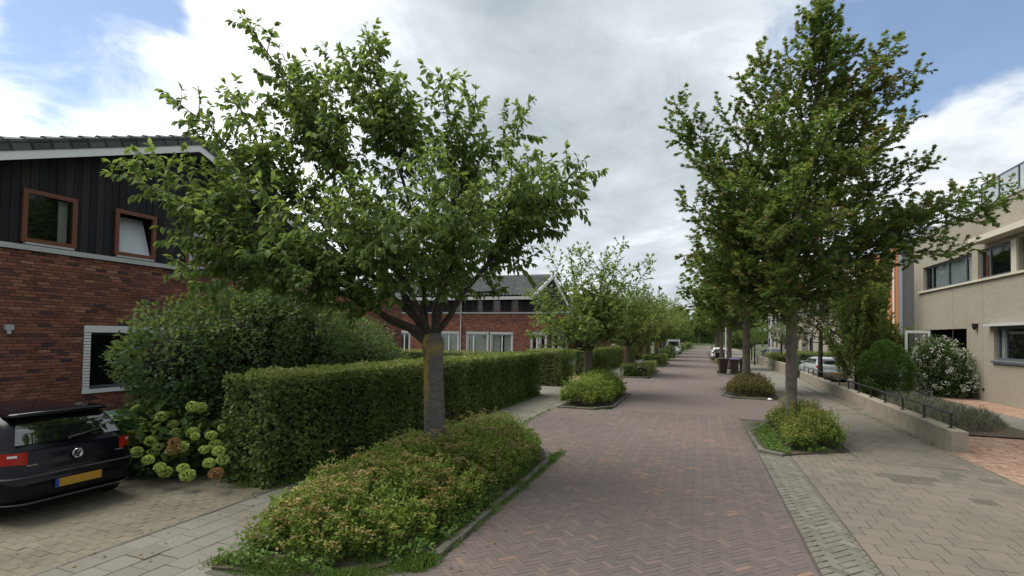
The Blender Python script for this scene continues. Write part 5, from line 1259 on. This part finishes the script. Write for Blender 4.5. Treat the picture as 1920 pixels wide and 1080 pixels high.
q = MB(); XE = -11.15; G_ = [(XE, FY + .05, 4.1), (XE, 2 * RID - FY, 4.1), (XE, 2 * RID - FY, ZE - .25), (XE, RID, ZR - .22), (XE, FY + .05, ZE - .2)]; q.add([tuple(Vector(p) - Vector(h2.location)) for p in G_], [(0, 1, 2, 3, 4)]); q.obj('gable_wall', 'cladding', h2)
q = MB(); q.box((-8.7, FY, -.1), (-8.45, FY + 9, 4.0)); q.v = [tuple(Vector(p) - Vector(h2.location)) for p in q.v]; q.obj('side_wall', 'wall_brick', h2)
q = MB(); q.box((-11.1, FY + .1, 4.1), (-8.45, FY + 9, 4.16)); q.v = [tuple(Vector(p) - Vector(h2.location)) for p in q.v]; q.obj('flat_roof', 'slate_panel', h2)
q = MB(); q.tube([M2(-16.75, 0, .06), M2(-16.75, 5, .06)], [.05, .05], 8); q.obj('downpipe', 'grey_trim', h2)
q = MB(); q.tube([M2(-9.85, 0, .06), M2(-9.85, 4.0, .06)], [.05, .05], 8); q.obj('downpipe', 'black_metal', h2)
# brick wall of a further house, seen between the cherry trunks
h3 = thing('brick_house', 'small brick house front with one white window, behind the third cherry tree', 'house', (-9, 50, 0))
M3 = local(h3, lambda u, v, w: (u, 50 - w, v))
wl3 = wall(h3, M3, -14, -8.2, -.1, 3.6, [(-9.3, -8.6, 1.2, 2.5)], .25, 'joint_sand'); bricks(wl3, M3, -14, -8.2, 0, 3.6, [(-9.3, -8.6, 1.2, 2.5)], 0, lambda p: 0)
window(h3, M3, -9.3, -8.6, 1.2, 2.5, 'white_paint', (.5,), .08, .03)
q = MB(); q.box((-14, 3.6, -8), (-8.2, 3.75, .1), .5, 0, M3); q.obj('flat_roof', 'grey_trim', h3)
gwl = thing('garden_wall', 'low brick garden wall behind the hedge, left', 'wall', (-7.6, 49.2, 0))
q = MB(); q.box((-.8, -.1, 0), (1.0, .1, 1.5)); q.obj('wall', 'wall_brick', gwl)
# garage next to the second house
ga = thing('garage', 'white garage front with a dark upper strip, right of the row house', 'garage', (-7.6, 37.2, 0))
q = MB(); q.box((-1.0, 0, 0), (.8, 5, 2.55)); q.obj('wall', 'wall_brick', ga)
q = MB(); q.box((-.85, -.06, .05), (.65, -.005, 1.5)); q.obj('door', 'white_paint', ga)
q = MB(); q.box((-.85, -.05, 1.5), (.65, -.005, 1.95)); q.obj('window', 'dark_room', ga)
q = MB(); q.box((-.9, -.07, 1.95), (.7, -.005, 2.4)); q.obj('lintel', 'grey_trim', ga)

# --- beige house on the right (plane X = 11, u = -Y, faces -X)
BX = 11.0
h4 = thing('beige_house', 'beige brick house with blue grey window strips and roof terrace, on the right', 'house', (BX, 28, 0))
M4 = local(h4, lambda u, v, w: (BX - w, -u, v))
def yy(a, b): return (-a, -b)
op = [(-32.5, -27.4, 5.06, 6.28), (-26.9, -24.32, 5.06, 6.28), (-23.95, -20.5, 5.06, 6.28), (-25.7, -21.5, 1.72, 3.06), (-32.25, -27.9, .0, 3.03)]
w4 = wall(h4, M4, -33.7, -14, -.1, 8.0, op, .3, 'beige_brick')
window(h4, M4, *op[0], 'blue_frame', (.16, .50, .84), .09, .12, curtain=[(.2, .82, 'blind'), (.86, .98, 'curtain')])
window(h4, M4, *op[1], 'blue_frame', (.27,), .09, .12, curtain=[(.08, .16, 'orange_paint')])
window(h4, M4, *op[2], 'blue_frame', (.3, .6), .09, .12)
window(h4, M4, *op[3], 'blue_frame', (.14, .55), .11, .12, curtain=[(.03, .10, 'curtain')])
q = MB(); q.box((-33.0, 4.97, 0), (-14, 5.055, .09), .5, 0, M4); q.obj('sill', 'cream_trim', h4)
q = MB(); q.box((-25.75, 1.62, 0), (-21.4, 1.715, .08), .5, 0, M4); q.obj('sill', 'blue_frame', h4)
q = MB(); q.box((-26.0, 3.07, 0), (-21.2, 3.17, .22), .5, 0, M4); q.obj('lintel', 'grey_trim', h4)
q = MB(); q.box((-24.31, 5.06, -.05), (-23.96, 6.28, .07), .5, 0, M4); q.obj('column', 'cream_trim', h4)
q = MB(); q.box((-26.3, 6.46, 0), (-14, 6.68, .55), .5, 0, M4); q.obj('canopy', 'cream_trim', h4)
for u in (-29.2, -26.55, -22.4):
    q = MB(); q.box((u, -.05, .001), (u + .02, 4.96, .004), .5, 0, M4); q.obj('expansion_joint', 'concrete', w4)
# porch recess
q = MB(); A = [(-32.25, 0), (-27.9, 0), (-27.9, 3.03), (-32.25, 3.03)]
q.add([M4(u, v, -.3) for u, v in A] + [M4(u, v, -1.3) for u, v in A], [(4, 5, 6, 7), (0, 1, 5, 4), (1, 2, 6, 5), (2, 3, 7, 6), (3, 0, 4, 7)]); q.obj('porch', 'navy_door', h4)
d_ = MB(); d_.box((-29.3, .05, -1.29), (-28.0, 2.9, -1.2), .5, 0, M4); dd = d_.obj('door', 'navy_door', h4)
q = MB(); q.box((-28.25, 1.05, -1.2), (-28.18, 1.25, -1.15), .5, 0, M4); q.obj('handle', 'chrome', dd)
window(h4, M4, -30.6, -29.4, .1, 2.9, 'blue_frame', (.5,), .1, 1.1, room=False)
q = MB(); q.box((-27.06, 3.05, 0), (-26.9, 3.22, .16), .5, 0, M4); q.tube([M4(-26.98, 3.05, .1), M4(-26.98, 2.95, .1)], [.06, .045], 8); q.obj('wall_light', 'black_metal', h4)
q = MB(); q.box((-26.6, .45, .0), (-26.45, .55, .02), .5, 0, M4); q.obj('vent', 'dark_room', h4)
q = MB(); q.box((-33.7, 7.99, -9), (-14, 8.12, .05), .5, 0, M4); q.obj('flat_roof', 'grey_trim', h4)
pn = MB(); pn.box((-28.0, 8.12, -6), (-14, 8.42, -.55), .5, 0, M4); pn.obj('terrace_wall', 'white_paint', h4)
pn = MB(); pn.box((-26.2, 8.42, -5.5), (-14, 10.6, -1.6), .5, 0, M4); po = pn.obj('penthouse', 'slate_panel', h4)
q = MB(); q.box((-26.75, 8.42, -5), (-26.22, 9.75, -1.5), .5, 0, M4); q.obj('penthouse_side', 'orange_paint', h4)
for k in range(5):
    q = MB(); q.box((-25.8 + k * 1.9, 8.5, -1.59), (-24.2 + k * 1.9, 10.0, -1.54), .5, 0, M4); q.obj('window', 'glass', po)
rl = MB()
for u in [-28 + i * 1.4 for i in range(11)]: rl.box((u, 8.42, -.62), (u + .05, 9.3, -.57), .5, 0, M4)
rl.box((-28, 9.3, -.63), (-14, 9.35, -.56), .5, 0, M4); rlo = rl.obj('railing', 'blue_frame', h4)
q = MB(); q.box((-28, 8.46, -.605), (-14, 9.28, -.595), .5, 0, M4); q.obj('pane', 'glass', rlo)
q = MB(); q.box((11.3, 33.4, -.1), (20, 33.69, 8.0)); q.v = [tuple(Vector(p) - Vector(h4.location)) for p in q.v]; q.obj('side_wall', 'beige_brick', h4)
# open white garden gate hinged at the porch
gt = thing('garden_gate', 'white framed glass gate standing open beside the white hydrangea', 'gate', (9.86, 28.4, .03), math.pi)
q = MB()
q.box((0, -.03, 0), (.09, .03, 2.9)); q.box((.86, -.03, 0), (.95, .03, 2.9)); q.box((.09, -.03, 0), (.86, .03, .12)); q.box((.09, -.03, 2.78), (.86, .03, 2.9)); q.obj('frame', 'white_paint', gt)
q = MB(); q.box((.09, -.006, .12), (.86, .006, 2.78)); q.obj('pane', 'glass', gt)
q = MB(); q.box((.84, .03, 1.2), (.87, .08, 1.4)); q.obj('handle', 'chrome', gt)
# orange planked house and dark brick link
h5 = thing('orange_house', 'house with orange plank front and dark brick link, beside the beige house', 'house', (11.4, 38, 0))
M5 = local(h5, lambda u, v, w: (11.4 - w, -u, v))
w5 = wall(h5, M5, -45, -37.25, -.1, 8.3, [], .25, 'orange_paint')
random.seed(14)
for k in range(38):
    a = -44.9 + k * .2; q = MB(); q.box((a, 0, 0), (a + .19, 8.3, .02 + random.uniform(-.003, .003)), random.random(), 0, M5); q.obj('plank', 'orange_plank', w5)
q = MB(); q.box((-36.6, -.1, -.3), (-33.75, 8.4, -.05), .5, 0, M5); q.obj('link_wall', 'dark_brick', h5)
q = MB(); q.box((-37.24, -.1, -.28), (-36.62, 8.6, .03), .5, 0, M5); q.obj('corner_panel', 'slate_panel', h5)
q = MB(); q.box((-34.9, 3.6, -.06), (-34.35, 7.0, -.02), .5, 0, M5); q.obj('window', 'blue_frame', h5)
q = MB(); q.tube([M5(-37.9, 0, .08), M5(-37.9, 8, .08)], [.05, .05], 8); q.obj('downpipe', 'white_paint', h5)
q = MB(); q.box((-45, 8.3, -9), (-33.75, 8.7, .05), .5, 0, M5); q.obj('flat_roof', 'slate_panel', h5)
# row of beige houses further along
def far_house(Y0, Y1, label, X=11.6):
    h = thing('beige_house', label, 'house', (X, (Y0 + Y1) / 2, 0), 0, 'beige houses further along on the right')
    Mf = local(h, lambda u, v, w: (X - w, -u, v)); ops = []
    n = 3; st = (Y1 - Y0) / n
    for k in range(n):
        a = -Y1 + k * st
        ops += [(a + .5, a + st - .5, 4.9, 6.2), (a + .6, a + st * .55, 1.1, 2.7)]
    wall(h, Mf, -Y1, -Y0, -.1, 7.6, ops, .3, 'beige_brick')
    for o_ in ops: window(h, Mf, *o_, 'blue_frame', (.33, .66), .12, .1)
    q = MB(); q.box((-Y1, 7.6, -9), (-Y0, 7.9, .1), .5, 0, Mf); q.obj('flat_roof', 'cream_trim', h)
    q = MB(); q.box((-Y0 - .25, -.1, -9), (-Y0, 7.6, -.3), .5, 0, Mf); q.obj('side_wall', 'beige_brick', h); q = MB(); q.box((-Y1, -.1, -9), (-Y1 + .25, 7.6, -.3), .5, 0, Mf); q.obj('side_wall', 'beige_brick', h)
    q = MB(); q.box((-Y1 + .6, 0, .005), (-Y1 + 1.0, 7.5, .05), .5, 0, Mf); q.obj('corner_panel', 'slate_panel', h)
    return h
far_house(52, 66, 'beige house behind the ball shaped tree'); far_house(70, 84, 'second beige house along, behind the tall grey lamp post'); far_house(88, 102, 'last beige house down the street on the right')

# ------------------------------------------------------------------ walls, railing, street furniture
wr = thing('retaining_wall', 'low concrete wall beside the pavement, black railing on top', 'wall', (5.2, 13.9, 0))
wv = Vector((.72, 22.4, 0)); wang = -math.atan2(wv.x, wv.y)
n = 8; Lw = wv.length / n
for k in range(n):
    q = MB(); vv, ff = piece_template(Lw - .006, .30, .015, .6); q.add(vv, ff, .5); o = q.obj('wall_block', 'concrete', wr)
    t = (k + .5) / n; o.location = (.15 + wv.x * t, wv.y * t, .47); o.rotation_euler = (0, 0, math.pi / 2 + wang)
rlg = thing('railing', 'low black metal railing along the top of the concrete wall', 'railing', (5.36, 14.35, .47))
npost = 14
for k in range(npost):
    t = k / (npost - 1); px, py = wv.x * .95 * t, wv.y * .95 * t
    q = MB(); q.box((px - .02, py - .02, 0), (px + .02, py + .02, .31)); q.box((px - .06, py - .05, 0), (px + .06, py + .05, .012)); q.obj('post', 'black_metal', rlg)
q = MB(); q.tube([(0, -.06, .33), (wv.x * .95, wv.y * .95, .33)], [.024, .024], 8); q.obj('handrail', 'black_metal', rlg)
w2 = thing('garden_wall', 'farther low concrete wall beyond the driveway, right', 'wall', (5.55, 38.2, 0))
q = MB(); q.box((0, 0, 0), (.3, 20, .75)); q.obj('wall', 'concrete', w2)

def wheelie(label, loc, rz, body, lid, group=None, s=1.0):
    r = thing('wheelie_bin', label, 'bin', loc, rz, group); r.scale = (s, s, s)
    def rect(w, d, z, yo=0): 
        c = .04; return [(-w + c, -d + yo, z), (w - c, -d + yo, z), (w, -d + c + yo, z), (w, d - c + yo, z), (w - c, d + yo, z), (-w + c, d + yo, z), (-w, d - c + yo, z), (-w, -d + c + yo, z)]
    q = MB(); q.ring([rect(.20, .22, .03), rect(.21, .24, .12), rect(.275, .335, .92), rect(.295, .355, .925), rect(.295, .355, .965)]); q.obj('body', body, r)
    q = MB(); q.ring([rect(.30, .36, .967), rect(.30, .36, 1.0), rect(.26, .31, 1.045), rect(.15, .2, 1.06)]); q.obj('lid', lid, r)
    q = MB(); q.tube([(-.25, .36, .99), (-.25, .43, 1.0), (.25, .43, 1.0), (.25, .36, .99)], [.018] * 4, 6); q.obj('handle', body, r)
    for sx in (-1, 1):
        q = MB(); q.tube([(sx * .22, .28, .10), (sx * .28, .28, .10)], [.10, .10], 14); q.obj('wheel', 'tyre_rubber', r)
    return r
GB = 'brown bins at the kerb'
wheelie('brown wheelie bin at the road side of the row', (1.55, 38.4, .01), .15, 'bin_brown', 'bin_brown', GB, 1.04)
wheelie('middle brown wheelie bin with a violet lid', (2.28, 38.3, .01), -.05, 'bin_brown', 'bin_lid_blue', GB, 1.04)
wheelie('brown wheelie bin of the row nearest the maple trunk', (2.92, 38.7, .01), .1, 'bin_brown', 'bin_brown', GB, 1.04)
wheelie('dark green wheelie bin behind the black car', (-8.95, 5.75, 0), 1.4, 'bin_green', 'bin_green')
def lamp(label, loc, H, arm):
    r = thing('lamp_post', label, 'lamp post', loc, 0, 'grey street lamps on the right')
    q = MB(); q.tube([(0, 0, 0), (0, 0, .9), (0, 0, .95), (0, 0, H)], [.095, .09, .065, .05], 10); q.obj('pole', 'pole_metal', r)
    q = MB(); q.tube([(0, 0, H), (-.1, 0, H + .45), (-.4, 0, H + .75)], [.05, .04, .03], 8); q.obj('arm', 'pole_metal', r)
    q = MB(); q.tube([(-.32, 0, H + .68), (-.5, 0, H + .86), (-.95, 0, H + 1.02)], [.05, .10, .05], 8); q.obj('lamp_head', 'pole_metal', r)
lamp('grey street lamp behind the brown bins', (2.35, 52, 0), 5.2, .5)
lamp('grey lamp post beside the ball shaped tree', (6.6, 56, 0), 6.0, .5)
sg_ = thing('litter', 'small white crumpled litter at the kerb of the rusty shrub bed', 'litter', (2.62, 22.45, .004))
sg_.scale = (.75, .75, .7)
q = MB(); rings = []
for j in range(1, 6):
    ph = math.pi * j / 6; rings.append([(.11 * math.sin(ph) * math.cos(a) * random.uniform(.7, 1.2), .09 * math.sin(ph) * math.sin(a) * random.uniform(.7, 1.2), .08 - .08 * math.cos(ph)) for a in [2 * math.pi * k / 8 for k in range(8)]])
q.ring(rings); q.obj('wrapper', 'litter_white', sg_)

# ------------------------------------------------------------------ cars (nose toward +x in car space, rear at x = 0)
def rrect(x0, x1, hw, z, r=.28, bow=.05, n=6):
    pts = []; xc = (x0 + x1) / 2
    for cx, cy, a0 in ((x1 - r, hw - r, 0), (x0 + r, hw - r, 90), (x0 + r, -hw + r, 180), (x1 - r, -hw + r, 270)):
        for i in range(n + 1):
            a = R(a0 + 90 * i / n); x = cx + r * math.cos(a); y = cy + r * math.sin(a)
            x += (-bow if cx < xc else bow) * (1 - (y / hw) ** 2); pts.append((x, y, z))
    return pts
def car(label, loc, rz, paint, group=None, s=1.0, van=False, cat='car', detail=False):
    c = thing('parked_car' if not van else 'parked_van', label, cat, loc, rz, group); c.scale = (s, s, s)
    lowr = [(.20, .12, 3.80, .72, .25), (.27, .05, 3.88, .79, .25), (.42, .015, 3.92, .825, .25), (.56, .02, 3.92, .84, .25), (.63, .06, 3.90, .84, .25), (.74, .085, 3.80, .838, .26), (.86, .10, 3.5, .825, .28), (.93, .13, 3.15, .80, .30)]
    green = [(.93, .14, 3.05, .795, .30), (1.05, .24, 2.82, .755, .28), (1.2, .36, 2.55, .695, .26), (1.30, .47, 2.33, .64, .25), (1.345, .50, 2.15, .605, .25), (1.375, .56, 1.95, .55, .28), (1.392, .75, 1.6, .40, .2)]
    if van: green = [(.93, .10, 3.3, .81, .12), (1.2, .12, 3.1, .80, .12), (1.6, .15, 2.8, .77, .12), (1.85, .2, 2.5, .70, .14), (1.9, .3, 2.3, .6, .2)]
    q = MB(); q.ring([rrect(x0, x1, hw, z, r) for z, x0, x1, hw, r in lowr]); q.ring([rrect(x0, x1, hw, z, r, .04) for z, x0, x1, hw, r in green])
    body = q.obj('body', paint, c, smooth=True)
    md = body.modifiers.new('edge', 'EDGE_SPLIT'); md.split_angle = R(38)
    def gx(z, k):
        for (za, *A), (zb, *B) in zip(green[:-1], green[1:]):
            if za <= z <= zb: t = (z - za) / (zb - za); return A[k] + (B[k] - A[k]) * t
        return green[-1][1 + k]
    zt = 1.325 if not van else 1.65; zb = 1.0
    def patch(name, f, y0, y1, z0, z1, mat, parent, nu=10, nv=5, off=.006):
        q = MB(); v = [f(y0 + (y1 - y0) * i / nu, z0 + (z1 - z0) * j / nv) for j in range(nv + 1) for i in range(nu + 1)]
        q.add(v, [(j * (nu + 1) + i, j * (nu + 1) + i + 1, (j + 1) * (nu + 1) + i + 1, (j + 1) * (nu + 1) + i) for j in range(nv) for i in range(nu)]); return q.obj(name, mat, parent, smooth=True)
    def rear(y, z): hw = gx(z, 2); yy_ = y * (hw - .12); return (gx(z, 0) - .04 * (1 - (yy_ / hw) ** 2) - .012, yy_, z)
    def front(y, z): hw = gx(z, 2); yy_ = y * (hw - .1); return (gx(z, 1) + .04 * (1 - (yy_ / hw) ** 2) + .012, yy_, z)
    rw = patch('rear_window', rear, -.98, .98, zb, zt - .04, 'car_glass', c); patch('windscreen', front, -.96, .96, zb, zt, 'car_glass', c)
    for sgn in (1, -1):
        def side(x, z): return (gx(z, 0) + .32 + (gx(z, 1) - gx(z, 0) - .62) * x, sgn * (gx(z, 2) + .008), z)
        patch('side_window', side, 0, .46, zb, zt - .06, 'car_glass', c); patch('side_window', side, .5, 1, zb, zt - .06, 'car_glass', c)
        q = MB(); q.box((2.52, sgn * .80 - .02, .98), (2.66, sgn * .98 + .02, 1.10)); q.obj('mirror', paint, c)
        for x in (.72, 3.2):
            q = MB(); q.tube([(x, sgn * .66, .295), (x, sgn * .835, .295)], [.295, .295], 24); w = q.obj('wheel', 'tyre_rubber', c)
            q = MB(); q.tube([(x, sgn * .80, .295), (x, sgn * .843, .295)], [.19, .18], 16); q.obj('rim', 'rim_alloy', w)
            q = MB(); q.tube([(x, sgn * .70, .33), (x, sgn * .828, .33)], [.36, .36], 24); q.obj('wheel_arch', 'trim_plastic', c)
        # tail lamp wrapping the corner
        def lampf(a, z):
            an = R(92 + a * 66); r = .26; x = .105 + r + (r + .012) * math.cos(an) * 1.0; y_ = sgn * (.832 - r + (r + .012) * math.sin(an)); x = .095 + r - (r + .012) * math.sin(R(a * 78)) - .022 * a
            y_ = sgn * (.828 - r + (r + .012) * math.cos(R(a * 78)) - a * .02); return (x, y_, z)
        if detail:
            patch('tail_light', lampf, .30, 1.12, .69, .92, 'lamp_red', c, 10, 5); patch('reversing_light', lambda a, z: tuple(np.array(lampf(a, z)) + np.array((-.006, 0, 0))), .62, .86, .86, .89, 'lamp_clear', c, 6, 2)
        else:
            patch('tail_light', lampf, .2, 1.1, .72, .92, 'lamp_red', c, 5, 2)
        q = MB(); q.ring([rrect(3.45, 3.88, .17, .66, .08), rrect(3.40, 3.80, .16, .78, .08)]); q.v = [(x + .0, y_ + sgn * .55, z) for x, y_, z in q.v]; q.obj('headlight', 'lamp_clear', c, smooth=True)
    q = MB(); q.box((-.045, -.27, .405), (-.037, .25, .515)); pl = q.obj('number_plate', 'plate_yellow', c)
    q = MB(); q.box((-.046, .25, .405), (-.038, .295, .515)); q.obj('plate_band', 'plate_blue', pl)
    if detail:
        q = MB(); q.ring([[(x - .0, y_, z) for x, y_, z in rrect(.0, 3.9, .845, .60, .25)], [(x, y_, z) for x, y_, z in rrect(.03, 3.9, .842, .615, .25)]], cap=False); q.obj('bumper_edge', 'trim_plastic', c)
        q = MB(); q.ring([rrect(.09, 3.7, .74, .235, .25), rrect(.035, 3.86, .80, .265, .25), rrect(.03, 3.86, .80, .275, .25)], cap=False); q.v = [(x - .012, y_, z) for x, y_, z in q.v]; q.obj('bumper_lip', 'rim_alloy', c)
        # round emblem: ring with a V over a W
        em = MB(); X0 = .030; ring = []
        for i in range(25):
            a = 2 * math.pi * i / 24; ring.append((X0, .0 + .060 * math.cos(a), .80 + .060 * math.sin(a)))
        em.tube(ring, [.0065] * 25, 6, cap=False)
        for pts in (((-.026, .048), (0, .006), (.026, .048)), ((-.048, .03), (-.024, -.046), (0, -.006), (.024, -.046), (.048, .03))):
            em.tube([(X0, y_, .80 + z) for y_, z in pts], [.0055] * len(pts), 5)
        q = MB(); q.tube([(X0 + .012, 0, .80), (X0 + .03, 0, .80)], [.064, .064], 24); q.obj('emblem_disc', 'car_black', c)
        em.obj('emblem', 'chrome', c)
        q = MB(); q.box((.055, -.62, .735), (.068, -.50, .748)); q.obj('badge', 'chrome', c); q = MB(); q.box((.055, .44, .735), (.068, .56, .748)); q.obj('badge', 'chrome', c)
        q = MB(); q.ring([rrect(.37, .66, .60, 1.335, .08, .05), rrect(.40, .8, .58, 1.378, .08, .05)]); q.obj('spoiler', paint, c, smooth=True)
        q = MB(); q.tube([rear(.05, 1.0), (rear(.05, 1.0)[0] - .02, .03, 1.02), tuple(np.array(rear(-.62, 1.07)) - np.array([.02, 0, 0]))], [.02, .012, .008], 6); q.obj('wiper', 'trim_plastic', rw)
        q = MB(); q.tube([(1.0, .05, 1.385), (.85, .05, 1.56)], [.006, .003], 5); q.obj('aerial', 'trim_plastic', c)
        q = MB(); q.box((.02, -.56, .30), (.03, .56, .36)); q.obj('bumper_vent', 'trim_plastic', c)
    return c
car('black hatchback parked nose to the house on the beige driveway', (-7.7, 4.45, 0), math.pi, 'car_black', None, .95, detail=True)
GC = 'cars parked further along the street'
car('silver car parked on the left under the cherry trees', (-3.9, 71.0, 0), math.pi / 2, 'car_silver', GC)
car('white van parked behind the silver car', (-3.7, 82, 0), math.pi / 2, 'car_white', GC, 1.2, van=True, cat='van')
car('small red car far down the left side', (-3.6, 122, 0), math.pi / 2, 'car_red', GC)
car('white car parked at the right kerb beyond the bins', (2.2, 63, 0), math.pi / 2, 'car_white', GC)
car('dark blue car behind the ball shaped trees', (7.6, 62, 0), math.pi / 2, 'car_blue', GC)
car('pale silver car in the garden drive behind the dark tree trunk', (7.3, 34.2, .03), math.pi / 2 + .1, 'car_silver', GC)
car('blue car in front of the white garage', (-8.6, 36.2, 0), -math.pi / 2 + .3, 'car_blue', GC)
